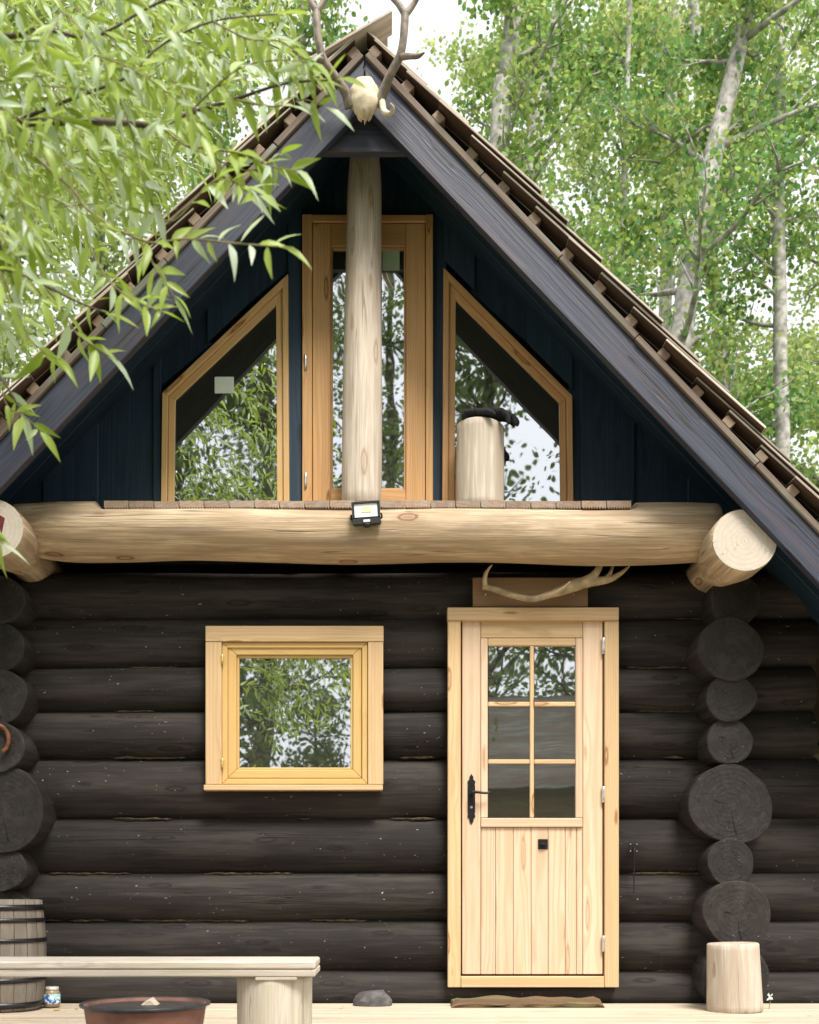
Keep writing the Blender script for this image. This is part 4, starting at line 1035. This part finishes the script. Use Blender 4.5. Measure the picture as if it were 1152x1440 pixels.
def tree(name, label, path, crown, nleaf, leafsize, leafmat, barkmat, seed, group, limbs=(), spread=.17, cat='tree', nlimb=26, limb_len=(.8, 2.2), up=.35, size_r=None):
    """path: trunk control points (x,y,z,r). crown: (z0, z1) span along the trunk that bears limbs"""
    rng = np.random.default_rng(seed); rr = random.Random(seed)
    leafsize *= .80; nleaf = int(nleaf * 1.5)
    base = Vector(path[0][:3]); t = thing(name, label, cat, base, group)
    sp = spline(path, 5)
    ph = rr.uniform(0, 9)
    pts = [Vector(p[:3]) + Vector((noise.noise(Vector((p[2] * .7, ph, 0))), noise.noise(Vector((p[2] * .7, 0, ph))), 0)) * .03 for p in sp]
    V, F, G = tube_geo(pts, [p[3] for p in sp], 12)
    trunk = mk('trunk', V, F, M[barkmat], t, gc=G, smooth=True, origin=base)
    BV, BF, BG = [], [], []; centres = []; tint = []
    def limb(p0, d, L, r, depth):
        p = Vector(p0); q = [p.copy()]; d = Vector(d).normalized(); k = 5
        for i_ in range(k):
            d = (d + Vector((rr.uniform(-.25, .25), rr.uniform(-.25, .25), rr.uniform(-.12, .2)))).normalized(); p = p + d * (L / k); q.append(p.copy())
        tube_geo(q, [max(r * (1 - .85 * i_ / k), .004) for i_ in range(k + 1)], 6 if depth == 0 else 4, BV, BF, BG)
        if depth < 1:
            for _ in range(rr.randint(4, 6)):
                i_ = rr.randint(1, k); dd = (d + Vector((rr.uniform(-1, 1), rr.uniform(-1, 1), rr.uniform(-.5, .7)))).normalized()
                limb(q[i_], dd, L * rr.uniform(.3, .55), r * .45, depth + 1)
        tn = rr.uniform(0, 1)
        for i_ in range(1, k + 1):
            if depth == 0 and i_ < 3: continue
            centres.append(q[i_]); tint.append(tn)
    for (lp0, ld, lL, lr) in limbs:
        limb(lp0, ld, lL, lr, 0); mk('limb', BV, BF, M[barkmat], t, gc=BG, smooth=True); BV.clear(); BF.clear(); BG.clear()
    zs = [p[2] for p in sp]
    for _ in range(nlimb):
        z = crown[0] + (crown[1] - crown[0]) * rr.random() ** .9
        i_ = min(range(len(zs)), key=lambda j: abs(zs[j] - z)); a = rr.uniform(0, 6.283); f = (z - crown[0]) / max(.1, crown[1] - crown[0])
        L = rr.uniform(*limb_len) * (1.1 - .6 * f)
        limb(pts[i_], (math.cos(a), math.sin(a), up + rr.uniform(-.2, .3)), L, sp[i_][3] * .35, 0)
    tag(mk('branches', BV, BF, M[barkmat], t, gc=BG, smooth=True), kind='stuff')
    Cc = np.array([tuple(c) for c in centres]); tn = np.array(tint)
    idx = rng.integers(0, len(Cc), nleaf)
    C = Cc[idx] + rng.normal(size=(nleaf, 3)) * spread
    C = C[C[:, 2] > GZ + .1]; idx = idx[:len(C)]
    Vl, Q = leaf_quads(C, leafsize, rng)
    lc_ = np.clip(tn[idx] * .72 + rng.uniform(0, .28, len(C)), 0, .999)
    cr = mk_np('crown', Vl, Q, M[leafmat], t, {'leafc': np.repeat(lc_, 6)})
    return t

def trunk_px(pts, y, r0, r1, top=13.0):
    """trunk through photo pixels at depth y, run down to the ground and up past the frame"""
    w = [P(a, b, y) for a, b in pts]
    d0 = (w[0] - w[1]); k = (w[0].z - GZ) / max(-d0.z, .2) if d0.z < 0 else 1
    foot = w[0] + Vector((d0.x * k * .6, 0, 0)); foot.z = GZ - .1
    d1 = (w[-1] - w[-2]).normalized(); end = w[-1] + d1 * max(.5, (top - w[-1].z))
    allp = [foot] + w + [end]; n = len(allp)
    return [(*p, r0 + (r1 - r0) * i_ / (n - 1)) for i_, p in enumerate(allp)]

G1 = 'trees behind the cabin'
tree('aspen_tree', 'pale straight trunk rising behind the roof right of the peak', trunk_px([(700, 240), (712, 110), (724, 0)], 9.0, .16, .10), (5, 14), 4200, .105, 'aspen_leaf', 'bark_pale', 1, G1)
tree('aspen_tree', 'slimmer mottled trunk just right of the pale straight one', trunk_px([(745, 240), (762, 150), (785, 20)], 10.5, .15, .09), (5, 14), 4200, .105, 'aspen_leaf', 'bark_pale', 2, G1)
p3 = trunk_px([(957, 490), (985, 330), (1003, 215), (1030, 110), (1056, 0)], 8.0, .17, .085)
L3 = [(P(1008, 210, 8), P(1152, 155, 8.4) - P(1008, 210, 8), 2.2, .055), (P(1040, 60, 8), P(1110, 0, 7.6) - P(1040, 60, 8), 2.0, .05), (P(1000, 235, 8), P(930, 140, 8.5) - P(1000, 235, 8), 1.8, .045)]
tree('aspen_tree', 'leaning pale trunk with forking limbs at upper right', p3, (5.2, 13), 4800, .10, 'aspen_leaf', 'bark_pale', 3, G1, limbs=L3)
tree('aspen_tree', 'thin grey trunk behind the leaning one', trunk_px([(1016, 520), (1003, 400), (1000, 300), (990, 180)], 13.0, .15, .09, 18), (5, 18), 11000, .115, 'far_leaf', 'bark_pale', 4, G1)
tree('aspen_tree', 'straight slender trunk nearest the right edge of the view', trunk_px([(1100, 600), (1095, 350), (1096, 180), (1098, 0)], 10.5, .12, .075), (4.5, 14), 4800, .105, 'aspen_leaf', 'bark_pale', 5, G1)
tree('aspen_tree', 'faint far trunk at top between the straight and leaning trunks', trunk_px([(945, 120), (948, 60), (942, 0)], 17.0, .15, .1, 22), (5, 22), 12000, .13, 'far_leaf', 'bark_pale', 6, G1, limb_len=(1.2, 3))
for k, (px, y_, lab) in enumerate(((410, 12, 'green tree directly left of the roof peak'), (255, 11, 'green tree behind the left roof slope, second from the peak'), (120, 13, 'green tree behind the willow branches at the left'), (-20, 10, 'green tree at the far left edge behind the willow'), (705, 19, 'distant pale tree behind the two straight trunks'), (840, 21, 'distant pale tree in the sky gap at upper right'), (1190, 14, 'pale tree just past the right edge of the view'), (865, 12, 'leafy young tree midway between the straight and leaning trunks'), (672, 14, 'green tree just right of the right antler'))):
    fx_ = P(px, 0, y_).x
    H = (.63 + (y_ + 5.92) * .87 + 1.5) if k != 8 else 10.5; thin = 1 if k < 7 else .5
    tree('aspen_tree', lab, [(fx_, y_, GZ - .1, .17 * thin), (fx_ + .1, y_, H * .25, .15 * thin), (fx_ + .2 * math.sin(k), y_ + .2, H * .55, .12 * thin), (fx_ + .3, y_, H, .04)], (H * .22, H * .98), 15000 if k < 7 else 8000, .115 if y_ < 15 else .15, 'far_leaf' if k in (2, 3, 4, 5, 6) else 'aspen_leaf', 'bark_pale', 20 + k, G1, limb_len=(1.1, 3.0), nlimb=52, spread=.2)
# bushes behind the cabin, right and left
G2 = 'bushes behind the cabin'
for k, (px, y_, h, lab) in enumerate(((1010, 8.5, 4.2, 'yellow-green bush behind the roof below the leaning trunk'), (1130, 7.5, 3.8, 'yellow-green bush at the right edge above the eave'), (1230, 6.2, 3.4, 'low bush beside the right eave'), (900, 12, 6.0, 'tall pale bush above the right roof slope'), (1080, 13, 6.0, 'tall pale bush between the two right-hand trunks'), (760, 14, 7.5, 'tall pale bush right of the roof peak'), (30, 8.5, 4.6, 'bush behind the left eave'), (200, 12, 6.2, 'tall bush behind the left roof slope'))):
    fx_ = P(px, 0, y_).x
    tree('bush', lab, [(fx_, y_, GZ - .05, .06), (fx_ + .05, y_, h * .4, .05), (fx_, y_ + .1, h * .75, .035), (fx_ + .05, y_, h, .015)], (.1, h), 8000, .10 if y_ < 10 else .12, 'far_leaf', 'bark_dark', 40 + k, G2, cat='bush', limb_len=(.7, 1.6), nlimb=40, spread=.2)
# far wood, one mass
C = np.stack([rg.uniform(-30, 34, 30000), rg.uniform(25, 33, 30000), GZ + rg.uniform(0, 1, 30000) ** .8 * 17], 1)
C[:, 2] *= .8 + .3 * np.sin(C[:, 0] * .7) * np.sin(C[:, 0] * .23 + 1)
C = C[C[:, 2] > GZ]
Vl, Q = leaf_quads(C, .30, rg)
fw = mk_np('far_wood', Vl, Q, M['far_leaf'], None, {'leafc': np.repeat(rg.uniform(0, .999, len(C)), 6)}); tag(fw, 'pale green mass of leaves far behind the trees', 'woodland', kind='stuff')

# trees across the clearing, seen mirrored in the panes
G3 = 'trees across the clearing, mirrored in the panes'
for k, (x, y_, h, lab) in enumerate(((-4.6, -17, 13, 'dark tree mirrored in the left gable window'), (-3.4, -21, 13, 'dark tree mirrored left in the square window'), (2.6, -19, 12, 'dark tree with leaning limbs mirrored in the upper door panes'), (5.2, -18, 11, 'dark tree mirrored in the right gable window'), (-.2, -25, 15, 'tall tree mirrored in the upper glazed door'), )):
    tree('clearing_tree', lab, [(x, y_, GZ - .1, .32), (x + .1, y_, 2.5, .26), (x + .5 * math.sin(k * 2), y_, 7, .22), (x + .3, y_, h + 7, .05)], (2.6, h + 7), 8500, .165, 'dark_leaf', 'bark_dark', 60 + k, G3, limb_len=(1.6, 4.2), nlimb=46, spread=.4)
tree('clearing_bush', 'dark bush mirrored at lower right in the square window', [(-1.35, -15.5, GZ - .05, .08), (-1.3, -15.5, 1.5, .06), (-1.35, -15.5, 3.2, .04), (-1.3, -15.5, 4.4, .02)], (.2, 4.4), 1800, .12, 'dark_leaf', 'bark_dark', 81, None, cat='bush', limb_len=(.6, 1.5), nlimb=34)
# shed across the clearing, its roof mirrored in the middle door panes
sh_ = thing('shed', 'dark-roofed shed across the clearing, mirrored in the middle door panes', 'shed', (3.6, -15.5, GZ))
bbox_board('wall', .6, 6.6, -17.5, -14.0, GZ - .05, 2.75, M['mossy'], sh_, 'x', .02)
for k in range(12):
    t0 = k / 12
    zz = 2.6 + 2.0 * t0; yv = -13.7 - 2.05 * t0
    board('roof_course', (3.6, yv - .09, zz + .08), (X, Vector((0, -.716, .698)), Vector((0, .698, .716))), (6.6, .28, .03), M['lichen'], sh_, .004)
    board('roof_course', (3.6, -31.5 - yv + .09, zz + .08), (X, Vector((0, .716, .698)), Vector((0, -.698, .716))), (6.6, .28, .03), M['lichen'], sh_, .004)
for xx in (.62, 6.56):
    prism('shed_gable', [Vector((xx, -17.4, 2.75)), Vector((xx, -14.1, 2.75)), Vector((xx, -15.75, 4.45))], (.03, 0, 0), M['dark_board'], sh_, along=Z)

# ------------------------------------------------------------------ the willow in the foreground
wb = Vector((-3.3, -2.6, GZ))
willow = thing('willow_tree', 'willow branches with long narrow leaves hanging in at upper left', 'willow', wb)
V, F, G = tube_geo([Vector(p) for p in ((-3.3, -2.6, GZ - .1), (-3.25, -2.6, .5), (-3.1, -2.65, 1.6), (-2.95, -2.7, 2.8), (-2.8, -2.7, 4.2), (-2.6, -2.6, 5.6))], [.21, .18, .16, .13, .09, .04], 14)
mk('trunk', V, F, M['bark_dark'], willow, gc=G, smooth=True)
WD = -3.1
def wp(px, py, y=WD): return P(px, py, y)
TW = []   # (points, radii, leafy from index)
def twig(pts, r0, r1, leafy=0.0, dens=1.0): TW.append((pts, r0, r1, leafy, dens))
A = Vector((-2.93, -2.7, 2.75))
twig([A, wp(-90, 160), wp(0, 172), wp(110, 171), wp(175, 173), wp(222, 176), wp(265, 160), wp(330, 140, -3.15), wp(400, 118, -3.2), wp(470, 112, -3.25)], .014, .002, .55)
twig([wp(25, 172), wp(60, 155), wp(120, 132), wp(185, 105), wp(225, 65), wp(300, 30), wp(390, 20)], .006, .0015, .35)
twig([wp(24, 175), wp(40, 210), wp(100, 265, -3.15), wp(130, 300, -3.2), wp(205, 340, -3.25), wp(260, 336, -3.3), (wp(330, 342, -3.35)), wp(392, 347, -3.4)], .005, .0015, .45)
twig([wp(222, 176), wp(262, 205), wp(300, 222), wp(350, 240), wp(395, 218, -3.2)], .003, .001, .3)
twig([wp(205, 295, -3.2), wp(245, 310, -3.2), wp(300, 255, -3.25), wp(345, 262, -3.3)], .003, .001, .4)
twig([wp(205, 340, -3.25), wp(215, 370, -3.25), wp(235, 400, -3.3), wp(245, 418, -3.3)], .0025, .001, .1)
twig([Vector((-2.97, -2.7, 2.5)), wp(-100, 330), wp(0, 375), wp(60, 400), wp(110, 425), wp(150, 440)], .009, .0015, .4)
twig([Vector((-3.0, -2.7, 2.3)), wp(-110, 440), wp(-30, 500), wp(0, 530), wp(20, 560), wp(30, 580)], .008, .0015, .35)
twig([wp(-110, 440), wp(-60, 620), wp(-30, 730), wp(5, 765)], .005, .0015, .7)
twig([Vector((-2.85, -2.7, 3.6)), wp(-120, 10), wp(0, 50), wp(60, 40), wp(130, 52), wp(210, 10), wp(300, -30)], .010, .002, .3)
twig([Vector((-2.98, -2.7, 2.4)), wp(-100, 250), wp(0, 300), wp(12, 360), wp(20, 400)], .006, .0015, .3)
twig([wp(100, 265, -3.15), wp(120, 330, -3.2), wp(150, 390, -3.2), wp(185, 420, -3.25), wp(225, 437, -3.3)], .0035, .001, .35)
twig([wp(60, 400), wp(85, 430), wp(105, 465), wp(135, 490, -3.15), wp(150, 500, -3.15)], .003, .001, .2)
twig([wp(0, 375), wp(20, 430), wp(45, 480), wp(80, 505, -3.15)], .003, .001, .2)
twig([wp(0, 530), wp(10, 570), wp(40, 590), wp(55, 605)], .002, .001, .1)
twig([wp(262, 205), wp(330, 215, -3.2), wp(385, 235, -3.25), wp(415, 240, -3.3)], .003, .001, .3)
twig([wp(300, 222), wp(340, 265, -3.2), wp(365, 275, -3.25)], .0025, .001, .2)
twig([wp(265, 160), wp(330, 100, -3.2), wp(385, 85, -3.2), wp(435, 88, -3.25)], .003, .001, .25)
twig([wp(330, 140, -3.15), wp(385, 150, -3.2), wp(425, 140, -3.2), wp(455, 150, -3.2)], .003, .001, .1)
twig([wp(300, 30), wp(350, 55, -3.2), wp(400, 60, -3.2), wp(440, 105, -3.25)], .003, .001, .1)
NT = len(TW)
# random fill of small side twigs inside the leafy region
poly = [(-80, -60), (445, -70), (430, 40), (400, 85), (455, 122), (370, 170), (320, 225), (260, 280), (210, 325), (150, 385), (100, 430), (40, 490), (-20, 550), (-80, 600)]
def inside(x, y):
    c = False; j = len(poly) - 1
    for i_ in range(len(poly)):
        (xi, yi), (xj, yj) = poly[i_], poly[j]
        if (yi > y) != (yj > y) and x < (xj - xi) * (y - yi) / (yj - yi) + xi: c = not c
        j = i_
    return c
wr = random.Random(21); cnt = 0
while cnt < 310:
    x, y = wr.uniform(-80, 470), wr.uniform(-70, 640)
    if not inside(x, y): continue
    if wr.random() > (1.0 - .35 * max(0, x) / 470): continue
    yd = wr.uniform(-3.0, -.9) if cnt > 35 else wr.uniform(-3.4, -3.0)
    a = wp(x, y, yd); d = Vector((wr.uniform(.2, 1), wr.uniform(-.5, .3), wr.uniform(-.8, .15))).normalized(); L = wr.uniform(.22, .42)
    pts = [a]
    for k in range(5):
        d = (d + Vector((wr.uniform(-.2, .2), wr.uniform(-.2, .2), -.14))).normalized(); pts.append(pts[-1] + d * L / 5)
    # stop before hanging out of the region far to the right
    sc2 = S(pts[-1].y); ex_ = VPX + (pts[-1].x - CAM.x) * sc2; ey_ = VPY - (pts[-1].z - CAM.z) * sc2
    if not inside(ex_ + 10, ey_ + 15): continue
    twig(pts, .0022, .0007, .0, 1.0); cnt += 1
BV, BF, BG = [], [], []
LB, LD, LN, LL, LF = [], [], [], [], []
for ti, (pts, r0, r1, leafy, dens) in enumerate(TW):
    sp = spline([(*p, 0) for p in pts], 5 if ti < NT else 2); q = [Vector(p[:3]) for p in sp]; n = len(q)
    if ti < NT:
        bv, bf, bg_ = tube_geo(q, [r0 + (r1 - r0) * i_ / (n - 1) for i_ in range(n)], 7); mk('bough', bv, bf, M['bark_dark'] if r0 > .0055 else M['twig'], willow, gc=bg_, smooth=True)
    else: tube_geo(q, [r0 + (r1 - r0) * i_ / (n - 1) for i_ in range(n)], 4, BV, BF, BG)
    Ls = [0]
    for i_ in range(1, n): Ls.append(Ls[-1] + (q[i_] - q[i_ - 1]).length)
    tot = Ls[-1]; s_ = tot * leafy + .01; side = 1; k = 0
    while s_ < tot:
        j = max(i_ for i_ in range(n) if Ls[i_] <= s_); j = min(j, n - 2); f = (s_ - Ls[j]) / max(1e-6, Ls[j + 1] - Ls[j]); p = q[j].lerp(q[j + 1], f); tg = (q[j + 1] - q[j]).normalized()
        sd_ = tg.cross(Vector((wr.uniform(-.3, .3), -1, wr.uniform(-.2, .6)))).normalized() * side; side = -side
        d = (tg * wr.uniform(.35, .9) + sd_ * wr.uniform(.25, .9) + Vector((wr.uniform(-.3, .3), wr.uniform(-.5, .3), -wr.uniform(-.25, .7)))).normalized()
        LB.append(p); LD.append(d); LN.append(Vector((wr.uniform(-.7, .7), -wr.uniform(.2, 1), wr.uniform(-.2, 1)))); LL.append(wr.uniform(.055, .10) * (1 if s_ < tot * .9 else .8) * (1.12 if ti < NT else .86)); LF.append(ti < NT or (q[0].y < -2.95))
        s_ += wr.uniform(.016, .032)
    # terminal leaf
    LB.append(q[-1]); LD.append((q[-1] - q[-2]).normalized()); LN.append(Vector((0, -.6, .8))); LL.append(.095); LF.append(ti < NT or (q[0].y < -2.95))
tag(mk('branches', BV, BF, M['twig'], willow, gc=BG, smooth=True), kind='stuff')
# leaf shapes: lanceolate, folded along the midrib, curved
def leaf_template(curl, twist):
    st = [(0, 0), (.06, .018), (.16, .08), (.36, .120), (.58, .10), (.80, .05), (1, 0)]
    V = [(0, 0, 0)]; 
    for (t, w) in st[1:-1]:
        z = -curl * t * t; tw = twist * t
        V += [(t, w * math.cos(tw), z + w * .35 + w * math.sin(tw)), (t, 0, z), (t, -w * math.cos(tw), z + w * .35 - w * math.sin(tw))]
    V.append((1, 0, -curl)); F = [[0, 2, 1], [0, 3, 2]]; n = len(st) - 2
    for i_ in range(n - 1):
        b = 1 + 3 * i_; F += [[b, b + 1, b + 4, b + 3], [b + 1, b + 2, b + 5, b + 4]]
    b = 1 + 3 * (n - 1); e = len(V) - 1; F += [[b, b + 1, e], [b + 1, b + 2, e]]
    return np.array(V), F
TPL = [leaf_template(c, t) for c, t in ((.1, .2), (.3, -.4), (.45, .5), (.05, -.8), (.25, 1.0), (.6, .1))]
tmesh = []
for (Vt, Ft) in TPL:
    me = bpy.data.meshes.new('leaf'); me.from_pydata([tuple(v) for v in Vt], [], Ft); me.polygons.foreach_set('use_smooth', [True] * len(me.polygons)); me.materials.append(M['willow_leaf']); me.update(); tmesh.append(me)
order = sorted(range(len(LB)), key=lambda i_: (not LF[i_], -LL[i_] / (LB[i_].y - CAM.y)))
def scr(p): s = S(p.y); return VPX + (p.x - CAM.x) * s, VPY - (p.z - CAM.z) * s
vis = [i_ for i_ in order if -20 < scr(LB[i_])[0] < 560 and -20 < scr(LB[i_])[1] < 800]
near = set(vis[:300]); RV, RF, RC = [], [], []
for i_ in range(len(LB)):
    d = LD[i_].normalized(); s_ = LN[i_].cross(d).normalized(); nn = d.cross(s_); ti = (i_ * 7) % len(TPL)
    if i_ in near:
        o = bpy.data.objects.new('leaf', tmesh[ti]); COL.objects.link(o); o.parent = willow
        Mx = Matrix((d, s_, nn)).transposed().to_4x4(); Mx = Matrix.Translation(LB[i_] - wb) @ Mx @ Matrix.Scale(LL[i_], 4); o.matrix_basis = Mx
    else:
        Vt, Ft = TPL[ti]; b = len(RV); L = LL[i_]
        RV += [LB[i_] + (d * v[0] + s_ * v[1] + nn * v[2]) * L for v in Vt]; RF += [[b + k for k in f] for f in Ft]; RC += [wr.random() * .999] * len(Vt)
fo = mk('foliage', RV, RF, M['willow_leaf'], willow, attrs={'leafc': RC}, smooth=True); tag(fo, kind='stuff')
